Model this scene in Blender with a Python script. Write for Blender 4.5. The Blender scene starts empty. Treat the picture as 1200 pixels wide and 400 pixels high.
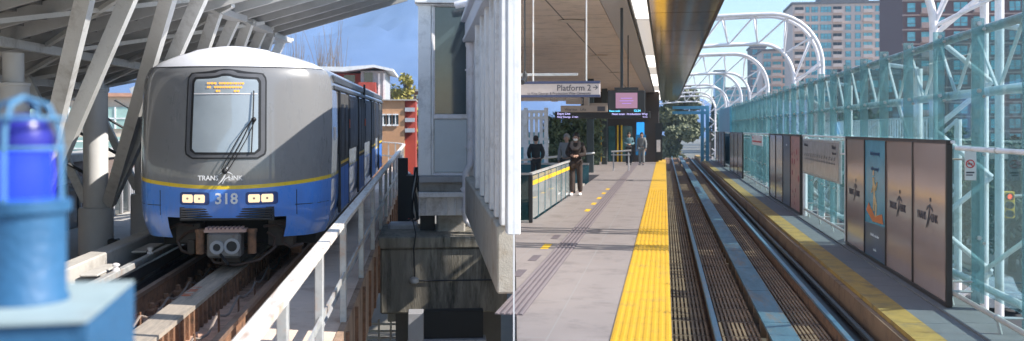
import bpy, math, random
from mathutils import Vector, Matrix
C = bpy.context.scene
COL = C.collection
R = math.radians
random.seed(7)
# ------------------------------------------------------------------ camera, sky, sun, exposure
EYE = 8.0                                   # eye height over the street
FPX = 1130.0                                # focal length in pixels of a 1200 px wide picture
cam = bpy.data.cameras.new('camera'); camo = bpy.data.objects.new('camera', cam); COL.objects.link(camo)
camo.location = (0, 0, EYE); camo.rotation_euler = (R(90), 0, 0)
cam.sensor_width = 36; cam.lens = 36 * FPX / 1200
cam.shift_x = -2 / 1200; cam.shift_y = -48 / 1200
cam.clip_start = 0.05; cam.clip_end = 9000
cam.dof.use_dof = True; cam.dof.focus_distance = 15.5; cam.dof.aperture_fstop = 1.9
C.camera = camo
SUN_EL, SUN_AZ = 39.0, 103.0                # azimuth clockwise from +Y
w = bpy.data.worlds.new('World'); C.world = w; w.use_nodes = True
nt = w.node_tree; bg = nt.nodes['Background']; sk = nt.nodes.new('ShaderNodeTexSky')
sk.sky_type = 'NISHITA'; sk.sun_disc = False; sk.sun_elevation = R(SUN_EL); sk.sun_rotation = R(SUN_AZ)
sk.air_density = 1.0; sk.dust_density = .3; sk.ozone_density = 1.6
nt.links.new(sk.outputs[0], bg.inputs[0]); bg.inputs[1].default_value = 0.12
sl = bpy.data.lights.new('sun', 'SUN'); so = bpy.data.objects.new('sun', sl); COL.objects.link(so)
sl.energy = 4.4; sl.angle = R(0.4); sl.color = (1, .95, .87)
sd = Vector((math.sin(R(SUN_AZ)) * math.cos(R(SUN_EL)), math.cos(R(SUN_AZ)) * math.cos(R(SUN_EL)), math.sin(R(SUN_EL))))
so.rotation_euler = sd.to_track_quat('Z', 'Y').to_euler(); so.location = (30, -10, 40)
C.view_settings.view_transform = 'Standard'; C.view_settings.look = 'None'
C.view_settings.gamma = 1; C.view_settings.use_curve_mapping = False; C.view_settings.exposure = 1.06
C.render.engine = 'CYCLES'
C.cycles.max_bounces = 8; C.cycles.transparent_max_bounces = 24

# ------------------------------------------------------------------ frames: u right, v forward, w up from the eye
YL, YR = math.atan(102 / FPX), -math.atan(177 / FPX)
FR = {'L': Matrix.Translation((0, 0, EYE)) @ Matrix.Rotation(YL, 4, 'Z') @ Matrix.Rotation(math.atan(15 / FPX), 4, 'X'),
      'R': Matrix.Translation((0, 0, EYE)) @ Matrix.Rotation(YR, 4, 'Z'),
      'W': Matrix.Translation((0, 0, EYE))}
def P(fr, px, py, u=None, v=None, w=None):
    "the point in a frame that lies in the given plane, in the direction of a picture point"
    d = FR[fr].to_3x3().inverted() @ Vector(((px - 602) / FPX, 1, -(py - 152) / FPX))
    k = u / d.x if u is not None else v / d.y if v is not None else w / d.z
    return d * k
def VU(fr, u, px):
    a = {'L': YL, 'R': YR, 'W': 0}[fr]; t = (px - 602) / FPX; c, s = math.cos(a), math.sin(a)
    return u * (c - t * s) / (t * c + s)

# ------------------------------------------------------------------ mesh builder
class MB:
    def __init__(s): s.v = []; s.f = []
    def add(s, vs, fs):
        n = len(s.v); s.v += [tuple(p) for p in vs]; s.f += [tuple(n + i for i in f) for f in fs]; return s
    def box(s, a, b):
        x0, x1 = sorted((a[0], b[0])); y0, y1 = sorted((a[1], b[1])); z0, z1 = sorted((a[2], b[2]))
        return s.add([(x0,y0,z0),(x1,y0,z0),(x1,y1,z0),(x0,y1,z0),(x0,y0,z1),(x1,y0,z1),(x1,y1,z1),(x0,y1,z1)],
                     [(0,3,2,1),(4,5,6,7),(0,1,5,4),(1,2,6,5),(2,3,7,6),(3,0,4,7)])
    def bbox(s, a, b, c=.02):
        "a box with its long edges chamfered"
        lo = [min(a[i], b[i]) for i in range(3)]; hi = [max(a[i], b[i]) for i in range(3)]
        c = min(c, *[(hi[i]-lo[i])*.4 for i in range(3)])
        vs = []; idx = {}
        import itertools
        for sx, sy, sz in itertools.product((0,1), repeat=3):
            for ax in range(3):
                p = []
                for i, q in enumerate((sx, sy, sz)):
                    e = hi[i] if q else lo[i]
                    p.append(e if i == ax else e + (-c if q else c))
                idx[(sx,sy,sz,ax)] = len(vs); vs.append(p)
        fs = []
        for ax in range(3):
            o = [i for i in range(3) if i != ax]
            for q in (0,1):
                loop = []
                for m, n in ((0,0),(1,0),(1,1),(0,1)):
                    k = [0,0,0]; k[ax] = q; k[o[0]] = m; k[o[1]] = n; loop.append(idx[tuple(k)+(ax,)])
                fs.append(loop if (q == 1) != (ax == 1) else loop[::-1])
            for m in (0,1):
                for n in (0,1):
                    a0 = [0,0,0]; a1 = [0,0,0]; a1[ax] = 1
                    for k in (a0, a1): k[o[0]] = m; k[o[1]] = n
                    fs.append((idx[tuple(a0)+(o[0],)], idx[tuple(a1)+(o[0],)], idx[tuple(a1)+(o[1],)], idx[tuple(a0)+(o[1],)]))
        for c3 in itertools.product((0,1), repeat=3): fs.append(tuple(idx[c3+(i,)] for i in range(3)))
        return s.add(vs, fs)
    def quad(s, *p): return s.add(p, [tuple(range(len(p)))])
    def bar(s, p, q, a, b=None, up=(0,0,1)):
        "rectangular bar from p to q, a wide and b high"
        b = b or a; p = Vector(p); q = Vector(q); d = (q-p).normalized(); up = Vector(up)
        if abs(d.dot(up)) > .98: up = Vector((0,1,0))
        x = d.cross(up).normalized(); z = x.cross(d).normalized(); vs = []
        for e in (p, q):
            for i, j in ((-1,-1),(1,-1),(1,1),(-1,1)): vs.append(e + x*(i*a/2) + z*(j*b/2))
        return s.add(vs, [(0,1,2,3),(7,6,5,4),(0,4,5,1),(1,5,6,2),(2,6,7,3),(3,7,4,0)])
    def path(s, pts, r, n=8, closed=False):
        pts = [Vector(p) for p in pts]; m = len(pts); rr = r if isinstance(r, (list, tuple)) else [r]*m
        vs = []; ref = None
        for i, p in enumerate(pts):
            d = (pts[min(i+1, m-1)] - pts[max(i-1, 0)]).normalized()
            if ref is None:
                ref = Vector((0,0,1)) if abs(d.z) < .9 else Vector((1,0,0))
            x = d.cross(ref).normalized(); y = x.cross(d).normalized(); ref = y
            for k in range(n):
                a = 2*math.pi*k/n; vs.append(p + x*(math.cos(a)*rr[i]) + y*(math.sin(a)*rr[i]))
        fs = []
        for i in range(m-1):
            for k in range(n): fs.append((i*n+k, i*n+(k+1)%n, (i+1)*n+(k+1)%n, (i+1)*n+k))
        fs.append(tuple(range(n))[::-1]); fs.append(tuple((m-1)*n+k for k in range(n)))
        return s.add(vs, fs)
    def tube(s, p, q, r, n=10, r2=None): return s.path([p, q], [r, r2 if r2 is not None else r], n)
    def lathe(s, c, prof, n=20):
        vs = []; m = len(prof)
        for r, z in prof:
            for k in range(n):
                a = 2*math.pi*k/n; vs.append((c[0]+r*math.cos(a), c[1]+r*math.sin(a), c[2]+z))
        fs = [(i*n+k, i*n+(k+1)%n, (i+1)*n+(k+1)%n, (i+1)*n+k) for i in range(m-1) for k in range(n)]
        fs.append(tuple(range(n))[::-1]); fs.append(tuple((m-1)*n+k for k in range(n)))
        return s.add(vs, fs)
    def ball(s, c, r, n=12, m=8):
        if not isinstance(r, (tuple, list)): r = (r, r, r)
        vs = []
        for i in range(1, m):
            t = math.pi*i/m
            for k in range(n):
                a = 2*math.pi*k/n; vs.append((c[0]+r[0]*math.sin(t)*math.cos(a), c[1]+r[1]*math.sin(t)*math.sin(a), c[2]+r[2]*math.cos(t)))
        top = len(vs); vs.append((c[0],c[1],c[2]+r[2])); vs.append((c[0],c[1],c[2]-r[2]))
        fs = [(i*n+k, (i+1)*n+k, (i+1)*n+(k+1)%n, i*n+(k+1)%n) for i in range(m-2) for k in range(n)]
        fs += [(top, k, (k+1)%n) for k in range(n)] + [(top+1, (m-2)*n+(k+1)%n, (m-2)*n+k) for k in range(n)]
        return s.add(vs, fs)
    def prism(s, poly, off):
        "polygon (3D points) extruded by a vector"
        n = len(poly); off = Vector(off); poly = [Vector(p) for p in poly]
        vs = poly + [p+off for p in poly]
        return s.add(vs, [tuple(range(n))[::-1], tuple(range(n, 2*n))] + [(i, (i+1)%n, n+(i+1)%n, n+i) for i in range(n)])
    def disc(s, c, r, x, y, off, n=20):
        c, x, y = Vector(c), Vector(x), Vector(y)
        return s.prism([c + x*(r*math.cos(2*math.pi*k/n)) + y*(r*math.sin(2*math.pi*k/n)) for k in range(n)], off)
    def ring(s, c, r0, r1, x, y, off, n=24):
        c, x, y, off = Vector(c), Vector(x), Vector(y), Vector(off); vs = []
        for k in range(n):
            a = 2*math.pi*k/n; d = x*math.cos(a) + y*math.sin(a)
            vs += [c+d*r0, c+d*r1, c+d*r1+off, c+d*r0+off]
        fs = []
        for k in range(n):
            a, b = 4*k, 4*((k+1)%n)
            for i in range(4): fs.append((a+i, b+i, b+(i+1)%4, a+(i+1)%4))
        return s.add(vs, fs)
    def text(s, body, o, x, y, size, align='LEFT', depth=.002, squeeze=1.0, bold=0):
        o, x, y = Vector(o), Vector(x), Vector(y); z = x.cross(y)
        cu = bpy.data.curves.new('lettering', 'FONT'); cu.body = body; cu.size = size; cu.align_x = align
        cu.extrude = depth; cu.resolution_u = 2; cu.offset = bold
        ob = bpy.data.objects.new('lettering', cu); COL.objects.link(ob)
        me = bpy.data.meshes.new_from_object(ob.evaluated_get(bpy.context.evaluated_depsgraph_get()))
        vs = [o + x*(p.co.x*squeeze) + y*p.co.y + z*p.co.z for p in me.vertices]
        fs = [tuple(p.vertices) for p in me.polygons]
        bpy.data.objects.remove(ob); bpy.data.curves.remove(cu); bpy.data.meshes.remove(me)
        return s.add(vs, fs)

BASE = {}
def mesh(name, mb, m, base=(0,0,0), smooth=35):
    me = bpy.data.meshes.new(name); b = Vector(base)
    me.from_pydata([tuple(Vector(p)-b) for p in mb.v], [], mb.f)
    me.materials.append(m)
    if smooth: me.shade_smooth(); me.set_sharp_from_angle(angle=R(smooth))
    return me
def props(o, label=None, cat=None, group=None, kind=None):
    if label: o['label'] = label
    if cat: o['category'] = cat
    if group: o['group'] = group
    if kind: o['kind'] = kind
    return o
def thing(name, label, cat, fr, base, group=None, rz=0):
    o = bpy.data.objects.new(name, None); COL.objects.link(o); o.empty_display_size = .2
    o.matrix_world = FR[fr] @ Matrix.Translation(base) @ Matrix.Rotation(rz, 4, 'Z')
    BASE[o.name] = Vector(base); return props(o, label, cat, group)
def part(name, mb, m, parent, label=None, smooth=35):
    b = BASE[parent.name]
    o = bpy.data.objects.new(name, mesh(name, mb, m, b, smooth)); COL.objects.link(o)
    o.parent = parent; BASE[o.name] = b
    if label: o['label'] = label
    return o
def solo(name, mb, m, fr, label=None, cat=None, group=None, kind=None, base=None, smooth=35):
    if base is None:
        n = len(mb.v); base = (sum(p[0] for p in mb.v)/n, sum(p[1] for p in mb.v)/n, min(p[2] for p in mb.v))
    o = bpy.data.objects.new(name, mesh(name, mb, m, base, smooth)); COL.objects.link(o)
    o.matrix_world = FR[fr] @ Matrix.Translation(base); BASE[o.name] = Vector(base)
    return props(o, label, cat, group, kind)
def copy_tree(o, parent=None):
    c = o.copy(); COL.objects.link(c); c.parent = parent
    for ch in [x for x in COL.objects if x.parent == o]: copy_tree(ch, c)
    return c

# ------------------------------------------------------------------ materials
def mat(name, col, rough=.6, metal=0, var=.12, scale=3.0, bump=0.0, bscale=60, stretch=(1,1,1), col2=None, emis=None, spec=.5, coat=0, dirt=None, dscale=1.5):
    m = bpy.data.materials.new(name); m.use_nodes = True; t = m.node_tree; b = t.nodes['Principled BSDF']
    b.inputs['Roughness'].default_value = rough; b.inputs['Metallic'].default_value = metal
    b.inputs['Specular IOR Level'].default_value = spec; b.inputs['Coat Weight'].default_value = coat
    tc = t.nodes.new('ShaderNodeTexCoord'); mp = t.nodes.new('ShaderNodeMapping'); mp.inputs['Scale'].default_value = stretch
    t.links.new(tc.outputs['Object'], mp.inputs[0])
    no = t.nodes.new('ShaderNodeTexNoise'); no.inputs['Scale'].default_value = scale; no.inputs['Detail'].default_value = 6; no.inputs['Roughness'].default_value = .65
    t.links.new(mp.outputs[0], no.inputs[0])
    cr = t.nodes.new('ShaderNodeValToRGB'); cr.color_ramp.elements[0].position = .3; cr.color_ramp.elements[1].position = .72
    c2 = col2 or tuple(min(1, c*(1+var)) for c in col); c1 = col if col2 else tuple(c*(1-var) for c in col)
    cr.color_ramp.elements[0].color = (*c1, 1); cr.color_ramp.elements[1].color = (*c2, 1)
    t.links.new(no.outputs['Fac'], cr.inputs[0]); out = cr.outputs[0]
    if dirt:
        n2 = t.nodes.new('ShaderNodeTexNoise'); n2.inputs['Scale'].default_value = dscale; n2.inputs['Detail'].default_value = 8; n2.inputs['Roughness'].default_value = .75
        t.links.new(mp.outputs[0], n2.inputs[0])
        r2 = t.nodes.new('ShaderNodeValToRGB'); r2.color_ramp.elements[0].position = .5; r2.color_ramp.elements[1].position = .68
        t.links.new(n2.outputs['Fac'], r2.inputs[0])
        mx = t.nodes.new('ShaderNodeMix'); mx.data_type = 'RGBA'; mx.inputs[7].default_value = (*dirt, 1)
        t.links.new(r2.outputs[0], mx.inputs[0]); t.links.new(out, mx.inputs[6]); out = mx.outputs[2]
    t.links.new(out, b.inputs['Base Color'])
    if rough > .15:
        mr = t.nodes.new('ShaderNodeMapRange'); mr.inputs[3].default_value = max(.02, rough-.1); mr.inputs[4].default_value = min(1, rough+.12)
        t.links.new(no.outputs['Fac'], mr.inputs[0]); t.links.new(mr.outputs[0], b.inputs['Roughness'])
    if bump:
        nb = t.nodes.new('ShaderNodeTexNoise'); nb.inputs['Scale'].default_value = bscale; nb.inputs['Detail'].default_value = 4
        t.links.new(mp.outputs[0], nb.inputs[0])
        bu = t.nodes.new('ShaderNodeBump'); bu.inputs['Strength'].default_value = bump; bu.inputs['Distance'].default_value = .02
        t.links.new(nb.outputs['Fac'], bu.inputs['Height']); t.links.new(bu.outputs[0], b.inputs['Normal'])
    if emis:
        b.inputs['Emission Color'].default_value = (*emis[0], 1); b.inputs['Emission Strength'].default_value = emis[1]
    return m
def glass(name, tint, refl=.9, haze=0, hcol=(.6,.8,.8), rough=.02):
    m = bpy.data.materials.new(name); m.use_nodes = True; t = m.node_tree; t.nodes.clear()
    o = t.nodes.new('ShaderNodeOutputMaterial'); tr = t.nodes.new('ShaderNodeBsdfTransparent'); tr.inputs[0].default_value = (*tint, 1)
    g = t.nodes.new('ShaderNodeBsdfGlossy'); g.inputs['Roughness'].default_value = rough; g.inputs[0].default_value = (refl, refl, refl, 1)
    fa = t.nodes.new('ShaderNodeLayerWeight'); fa.inputs[0].default_value = .5
    pw = t.nodes.new('ShaderNodeMath'); pw.operation = 'POWER'; pw.inputs[1].default_value = 4.5; t.links.new(fa.outputs['Facing'], pw.inputs[0])
    lw = t.nodes.new('ShaderNodeMath'); lw.operation = 'MULTIPLY_ADD'; lw.inputs[1].default_value = .55; lw.inputs[2].default_value = .05; t.links.new(pw.outputs[0], lw.inputs[0])
    mx = t.nodes.new('ShaderNodeMixShader'); src = tr.outputs[0]
    if haze:
        d = t.nodes.new('ShaderNodeBsdfDiffuse'); no = t.nodes.new('ShaderNodeTexNoise'); no.inputs['Scale'].default_value = 4; no.inputs['Detail'].default_value = 5
        tc = t.nodes.new('ShaderNodeTexCoord'); t.links.new(tc.outputs['Object'], no.inputs[0])
        mr = t.nodes.new('ShaderNodeMapRange'); mr.inputs[3].default_value = haze*.6; mr.inputs[4].default_value = haze*1.4; t.links.new(no.outputs['Fac'], mr.inputs[0])
        d.inputs[0].default_value = (*hcol, 1); m2 = t.nodes.new('ShaderNodeMixShader')
        t.links.new(mr.outputs[0], m2.inputs[0]); t.links.new(src, m2.inputs[1]); t.links.new(d.outputs[0], m2.inputs[2]); src = m2.outputs[0]
    t.links.new(lw.outputs[0], mx.inputs[0]); t.links.new(src, mx.inputs[1]); t.links.new(g.outputs[0], mx.inputs[2]); t.links.new(mx.outputs[0], o.inputs[0])
    return m
def glow(name, col, s):
    m = bpy.data.materials.new(name); m.use_nodes = True; b = m.node_tree.nodes['Principled BSDF']
    b.inputs['Base Color'].default_value = (*[c*.3 for c in col], 1); b.inputs['Emission Color'].default_value = (*col, 1); b.inputs['Emission Strength'].default_value = s
    b.inputs['Roughness'].default_value = .25; return m
def grid_mat(name, col, joint, su, sv, jw=.012, rough=.7, var=.12, col2=None):
    "tiles: straight joints every su, sv metres in object x, y"
    m = mat(name, col, rough, var=var, scale=2.2, bump=.15, bscale=90, col2=col2, dirt=tuple(c*.66 for c in col), dscale=1.6)
    t = m.node_tree; b = t.nodes['Principled BSDF']; src = b.inputs['Base Color'].links[0].from_socket
    tc = t.nodes.new('ShaderNodeTexCoord'); sp = t.nodes.new('ShaderNodeSeparateXYZ'); t.links.new(tc.outputs['Object'], sp.inputs[0]); outs = []
    for ax, st in ((0, su), (1, sv)):
        a = t.nodes.new('ShaderNodeMath'); a.operation = 'PINGPONG'; a.inputs[1].default_value = st/2; t.links.new(sp.outputs[ax], a.inputs[0])
        c = t.nodes.new('ShaderNodeMath'); c.operation = 'LESS_THAN'; c.inputs[1].default_value = jw/2; t.links.new(a.outputs[0], c.inputs[0]); outs.append(c)
    mx = t.nodes.new('ShaderNodeMath'); mx.operation = 'MAXIMUM'; t.links.new(outs[0].outputs[0], mx.inputs[0]); t.links.new(outs[1].outputs[0], mx.inputs[1])
    mi = t.nodes.new('ShaderNodeMix'); mi.data_type = 'RGBA'; mi.inputs[7].default_value = (*joint, 1)
    t.links.new(mx.outputs[0], mi.inputs[0]); t.links.new(src, mi.inputs[6]); t.links.new(mi.outputs[2], b.inputs['Base Color'])
    return m

WHITE = mat('white_paint', (.90,.89,.88), .45, var=.05, bump=.03, dirt=(.55,.54,.53), dscale=1.2)
WSTEEL = mat('white_steel', (.84,.80,.82), .35, var=.05, dirt=(.6,.55,.5), dscale=2)
GALV = mat('galvanised', (.5,.5,.49), .5, .3, var=.2, scale=12, bump=.05, dirt=(.40,.24,.15), dscale=3)
RAILTOP = mat('weathered_handrail', (.78,.72,.66), .55, .1, var=.1, scale=6, bump=.1, dirt=(.48,.32,.22), dscale=2.5, stretch=(6,1,1))
GREY = mat('grey_paint', (.36,.36,.38), .5, var=.08, dirt=(.28,.27,.27))
COLM = mat('column_paint', (.66,.65,.64), .5, var=.06)
STRUT = mat('strut_paint', (.68,.67,.65), .45, var=.1, dirt=(.40,.38,.35))
ROOFD = mat('roof_deck', (.20,.195,.19), .7, var=.2)
PURL = mat('purlin', (.46,.45,.44), .5, var=.12)
CONC = mat('concrete', (.40,.37,.33), .85, var=.15, bump=.3, dirt=(.22,.2,.17))
CONCL = mat('pale_concrete', (.5,.47,.43), .85, var=.12, bump=.3, dirt=(.34,.31,.28))
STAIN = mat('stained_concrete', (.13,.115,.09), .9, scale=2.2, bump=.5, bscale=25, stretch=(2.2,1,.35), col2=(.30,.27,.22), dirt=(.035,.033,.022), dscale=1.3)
RUST = mat('rusty_steel', (.27,.14,.08), .8, .2, var=.35, scale=9, bump=.4, dirt=(.06,.045,.035), dscale=5)
RAILM = mat('rail_steel', (.33,.22,.16), .45, .6, var=.2, scale=8, dirt=(.2,.1,.06))
BED = mat('trackbed', (.58,.36,.26), .9, var=.3, scale=5, bump=.6, bscale=30, dirt=(.20,.12,.08), dscale=2)
REACT = mat('reaction_rail', (.62,.52,.42), .55, .25, scale=3.2, stretch=(5,.5,1), col2=(.38,.33,.28), bump=.15, dirt=(.26,.22,.18), dscale=2.2)
DECK = mat('walkway_deck', (.82,.64,.52), .85, var=.1, bump=.3, dirt=(.55,.38,.28))
DARK = mat('shade_black', (.018,.017,.016), .8, var=.3)  # near-black, deep shade painted into openings and recesses
BLK = mat('black_rubber', (.016,.016,.018), .5, var=.1)
BRICK = grid_mat('red_brick', (.16,.062,.045), (.2,.15,.13), .24, .24, .014)
DGLASS = mat('dark_glass', (.035,.045,.05), .06, var=.2, spec=.9)
TEALG = mat('teal_window', (.10,.42,.50), .08, var=.4, scale=.6, spec=.9)
YELP = mat('yellow_paint', (.82,.50,.02), .5, var=.08)

# ================================================================== GROUND, ROAD, HILLS
g = MB(); g.quad((-2500,-300,-8), (2500,-300,-8), (2500,2600,-8), (-2500,2600,-8))
solo('ground', g, mat('ground', (.20,.185,.16), .95, var=.3, scale=.05, dirt=(.06,.07,.04), dscale=.03), 'W', kind='structure')
rd = MB(); rd.quad((13,5,-7.996), (27,5,-7.996), (27,160,-7.996), (13,160,-7.996))
solo('road', rd, mat('asphalt', (.055,.055,.058), .85, var=.25, scale=1.5, bump=.2, dirt=(.035,.035,.035)), 'R', kind='structure')
mk = MB()
for k in range(26): mk.quad((16.5,8+k*6,-7.992), (16.65,8+k*6,-7.992), (16.65,11+k*6,-7.992), (16.5,11+k*6,-7.992))
for x in (13.4, 26.4): mk.quad((x,5,-7.992), (x+.14,5,-7.992), (x+.14,160,-7.992), (x,160,-7.992))
solo('road_marking', mk, mat('road_white', (.6,.6,.58), .8), 'R', kind='structure')
kb = MB(); kb.box((10.2,5,-8), (13,160,-7.86)); kb.box((27,5,-8), (32,160,-7.86))
solo('pavement', kb, mat('paving', (.30,.29,.28), .85), 'R', kind='structure')
# mountain to the left, far behind the station
hm = MB(); NX, NY = 90, 26
from mathutils import noise as MN
hv = []
for j in range(NY+1):
    for i in range(NX+1):
        x = -1200 + 1500*i/NX; t = j/NY; y = 900 + 650*t
        h = 215*(1-(1-t)**1.7) * (1 - .25*abs((x+300)/1000)**1.5)
        h *= max(0, min(1, (300-x)/350)) ** .7
        q = Vector((x*.006, y*.006, 0))
        h *= 1 + .30*MN.fractal(q, .9, 2.1, 6)
        h += 16*t*MN.fractal(q*6, .8, 2.0, 5)
        hv.append((x, y, -9+h))
hm.add(hv, [(j*(NX+1)+i, j*(NX+1)+i+1, (j+1)*(NX+1)+i+1, (j+1)*(NX+1)+i) for j in range(NY) for i in range(NX)])
MOUNT = mat('hazy_forest', (.07,.13,.29), .95, scale=.018, col2=(.12,.19,.36), dirt=(.55,.58,.62), dscale=.022)  # blue of the distant haze put into the forest colour
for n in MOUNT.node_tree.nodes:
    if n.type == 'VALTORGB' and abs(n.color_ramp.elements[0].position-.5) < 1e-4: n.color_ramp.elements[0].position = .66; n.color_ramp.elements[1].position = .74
solo('hills', hm, MOUNT, 'W', kind='structure', smooth=180)

# ================================================================== FOLIAGE
def leaf_mat(name, a, b):
    m = mat(name, a, .7, scale=.9, col2=b); m.node_tree.nodes['Principled BSDF'].inputs['Subsurface Weight'].default_value = 0; return m
LEAF = leaf_mat('leaf_green', (.035,.055,.022), (.10,.13,.06)); LEAFO = leaf_mat('leaf_olive', (.09,.10,.05), (.22,.23,.13))
LEAFY = leaf_mat('leaf_autumn', (.30,.26,.05), (.45,.38,.10)); LEAFD = leaf_mat('leaf_dark', (.02,.035,.02), (.055,.08,.04))
BARK = mat('bark', (.09,.07,.05), .9, var=.3, scale=10, bump=.5)
TWIG = mat('bare_twig', (.30,.23,.17), .9, var=.2)
def leaves(mb, c, rad, n, s, rng, flat=1.0):
    for _ in range(n):
        d = Vector((rng.gauss(0,1), rng.gauss(0,1), rng.gauss(0,1))).normalized()
        p = Vector(c) + Vector((d.x*rad[0], d.y*rad[1], d.z*rad[2])) * (rng.random()**.45)
        a = Vector((rng.uniform(-1,1), rng.uniform(-1,1), rng.uniform(-1,1))).normalized(); b = a.cross(Vector((rng.uniform(-1,1), rng.uniform(-1,1), rng.uniform(-1,1)))).normalized()
        k = s*rng.uniform(.5, 1.3)
        mb.quad(p-a*k, p-b*k*.5, p+a*k, p+b*k*.5)
def tree(label, fr, base, h, rx, m, n=1500, leaf=.2, seed=1, kind='round', group=None, ry=None, low=.25, name='leafy_tree', trunk_m=None):
    rng = random.Random(seed); t = thing(name, label, 'tree', fr, base, group); bx, by, bz = base; ry = ry or rx
    tr = MB(); lv = MB(); z0 = bz + h*low
    tr.path([(bx,by,bz), (bx+.05*rx,by,bz+h*.3), (bx-.04*rx,by,bz+h*.6), (bx,by,bz+h*.86)], [h*.028, h*.022, h*.014, h*.004], 7)
    if kind == 'cone':
        for k in range(16):
            f = k/15; z = z0+(h*(1-low))*f; r = rx*(1-f)*.9+.08
            for q in range(6):
                a = rng.uniform(0, 6.28); e = (bx+r*.75*math.cos(a), by+r*.75*math.sin(a), z-.15*r)
                if k % 2: tr.path([(bx,by,z), e], [.03,.01], 4)
                leaves(lv, e, (r*.45, r*.45, h*.04), n//96, leaf, rng)
    else:
        ncl = 26
        for k in range(ncl):
            a = rng.uniform(0, 6.28); f = rng.random(); zz = z0 + (h*(1-low))*(.08+.84*f)
            prof = math.sin(math.pi*min(1, max(0, (.12+.80*f))))**.7; rr = prof*math.sqrt(rng.random())*.8
            c = (bx+rx*rr*math.cos(a), by+ry*rr*math.sin(a), zz); sz = rx*rng.uniform(.22,.40)
            tr.path([(bx,by,bz+h*(.25+.4*f)), ((bx+c[0])/2,(by+c[1])/2,(zz+bz+h*(.25+.4*f))/2+.05*h), c], [h*.010, h*.006, h*.002], 5)
            if n: leaves(lv, c, (sz, sz, sz*.75), n//ncl, leaf, rng)
            else:
                for _ in range(10):
                    e = Vector(c)+Vector((rng.gauss(0,.3)*rx, rng.gauss(0,.3)*rx, abs(rng.gauss(.15,.2))*h)); tr.path([c, (Vector(c)+e)/2+Vector((0,0,.03*h)), e], [h*.003, h*.002, h*.001], 3)
    part('trunk', tr, trunk_m or BARK, t)
    if n: part('crown', lv, m, t, smooth=0)
    return t

# ================================================================== LEFT HALF: TRACK, TRAIN, STATION
RW = -2.1; UC = -2.7                              # top of rail below the eye, centre of the track
VN = VU('L', UC, 262)                             # nose of the train
bed = MB(); bed.box((-4.6,2.5,RW-.42), (-.98,44,RW-.3))
solo('track_slab', bed, BED, 'L', 'brown stained concrete slab of guideway under the blue train', 'track slab')
base_slab = MB(); base_slab.box((-5.2,2.5,RW-1.25), (-1.02,44,RW-.43))
solo('guideway_girder', base_slab, CONC, 'L', 'concrete guideway girder carrying the left track', 'girder')
for u, lab in ((-3.42,'rusty running rail on far side of the pale centre plate'), (-1.98,'rusty running rail next to the tan walkway')):
    t = thing('running_rail', lab, 'rail', 'L', (u,2.5,RW-.3), 'rusty running rails of the left track')
    m = MB(); m.box((u-.035,2.5,RW-.05), (u+.035,44,RW)); part('rail_head', m, RAILM, t)
    m = MB(); m.box((u-.012,2.5,RW-.25), (u+.012,44,RW-.05)); m.box((u-.07,2.5,RW-.28), (u+.07,44,RW-.25)); part('rail_web', m, RUST, t)
    v = 5.6
    while v < 19:
        for s in (-1,1): m = MB(); m.bbox((u+s*.08,v,RW-.3), (u+s*.19,v+.16,RW-.20), .015); m.lathe((u+s*.135,v+.08,RW-.201), [(.035,0),(.035,.06),(.015,.07)], 6); part('fastening', m, RUST, t)
        v += .62
t = thing('reaction_plate', 'pale worn centre plate running between the rusty rails', 'plate', 'L', (UC,2.5,RW-.3))
m = MB(); v = 2.5; k = 0
while v < 44: m.box((UC-.155,v,RW-.03+.002*(k%2)), (UC+.155,v+2.995,RW+.012+.002*(k%2))); v += 3.0; k += 1
part('top_plate', m, REACT, t)
m = MB(); v = 2.6
while v < 44:
    for s in (-1,1): m.box((UC+s*.11,v,RW-.3), (UC+s*.16,v+.07,RW-.032))
    v += .21
part('support_lug', m, RUST, t)['kind'] = 'stuff'
m = MB(); pr = P('L', 239, 342, w=RW+.02)
for i in range(7): m.text('01 10 1E'[i:i+1] or ' ', (pr.x-.10+.0*i, pr.y-.25+i*.09, RW+.018), (0,1,0), (-1,0,0), .16)
part('stencil', m, mat('red_stencil', (.55,.16,.08), .7), t)
for s, lab in ((-1,'thin cable on rusty stakes left of the centre plate'), (1,'thin cable on rusty stakes right of the centre plate')):
    t = thing('track_cable', lab, 'cable', 'L', (UC+s*.42,3,RW-.3), 'sagging cables beside the centre plate')
    pts = []; m = MB()
    for i in range(50):
        v = 3 + i*.28; z = RW-.08-.09*abs(math.sin(i*math.pi/4))-.02*random.random(); pts.append((UC+s*(.40+.03*random.random()), v, z))
        if i % 4 == 0: m = MB(); m.tube((UC+s*.42,v,RW-.3), (UC+s*.42,v,RW-.04), .012, 6); part('stake', m, RUST, t)
    m = MB(); m.path(pts, .014, 5); part('cable', m, mat('cable_grey', (.25,.2,.17), .7), t)
# power rail and troughs on the far side
t = thing('cable_trough', 'pale concrete parapet with cable lids left of the track', 'parapet', 'L', (-4.45,2.5,RW-.4))
m = MB(); m.bbox((-4.62,2.5,RW-.42), (-4.36,44,-1.86), .02); part('kerb', m, CONCL, t)
m = MB(); m.bbox((-4.02,2.5,RW-.3), (-3.93,44,-1.98), .01); part('inner_kerb', m, GALV, t)
m = MB(); m.box((-4.36,2.5,RW-.3), (-4.02,44,RW-.24)); part('trough_floor', m, DARK, t)
v = 4
while v < 20: m = MB(); m.bbox((-4.30,v,-2.0), (-4.08,v+.9,-1.97), .01); part('lid', m, CONCL, t); v += 2.1
t = thing('power_rail', 'dark power rails on white insulators between parapet and train', 'power rail', 'L', (-3.85,2.5,RW-.3))
m = MB(); m.box((-3.86,2.5,-2.16), (-3.80,44,-2.02)); m.box((-3.86,2.5,-2.38), (-3.80,44,-2.24)); part('conductor', m, mat('conductor', (.05,.05,.055), .35, .4), t)
v = 5.0
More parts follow.
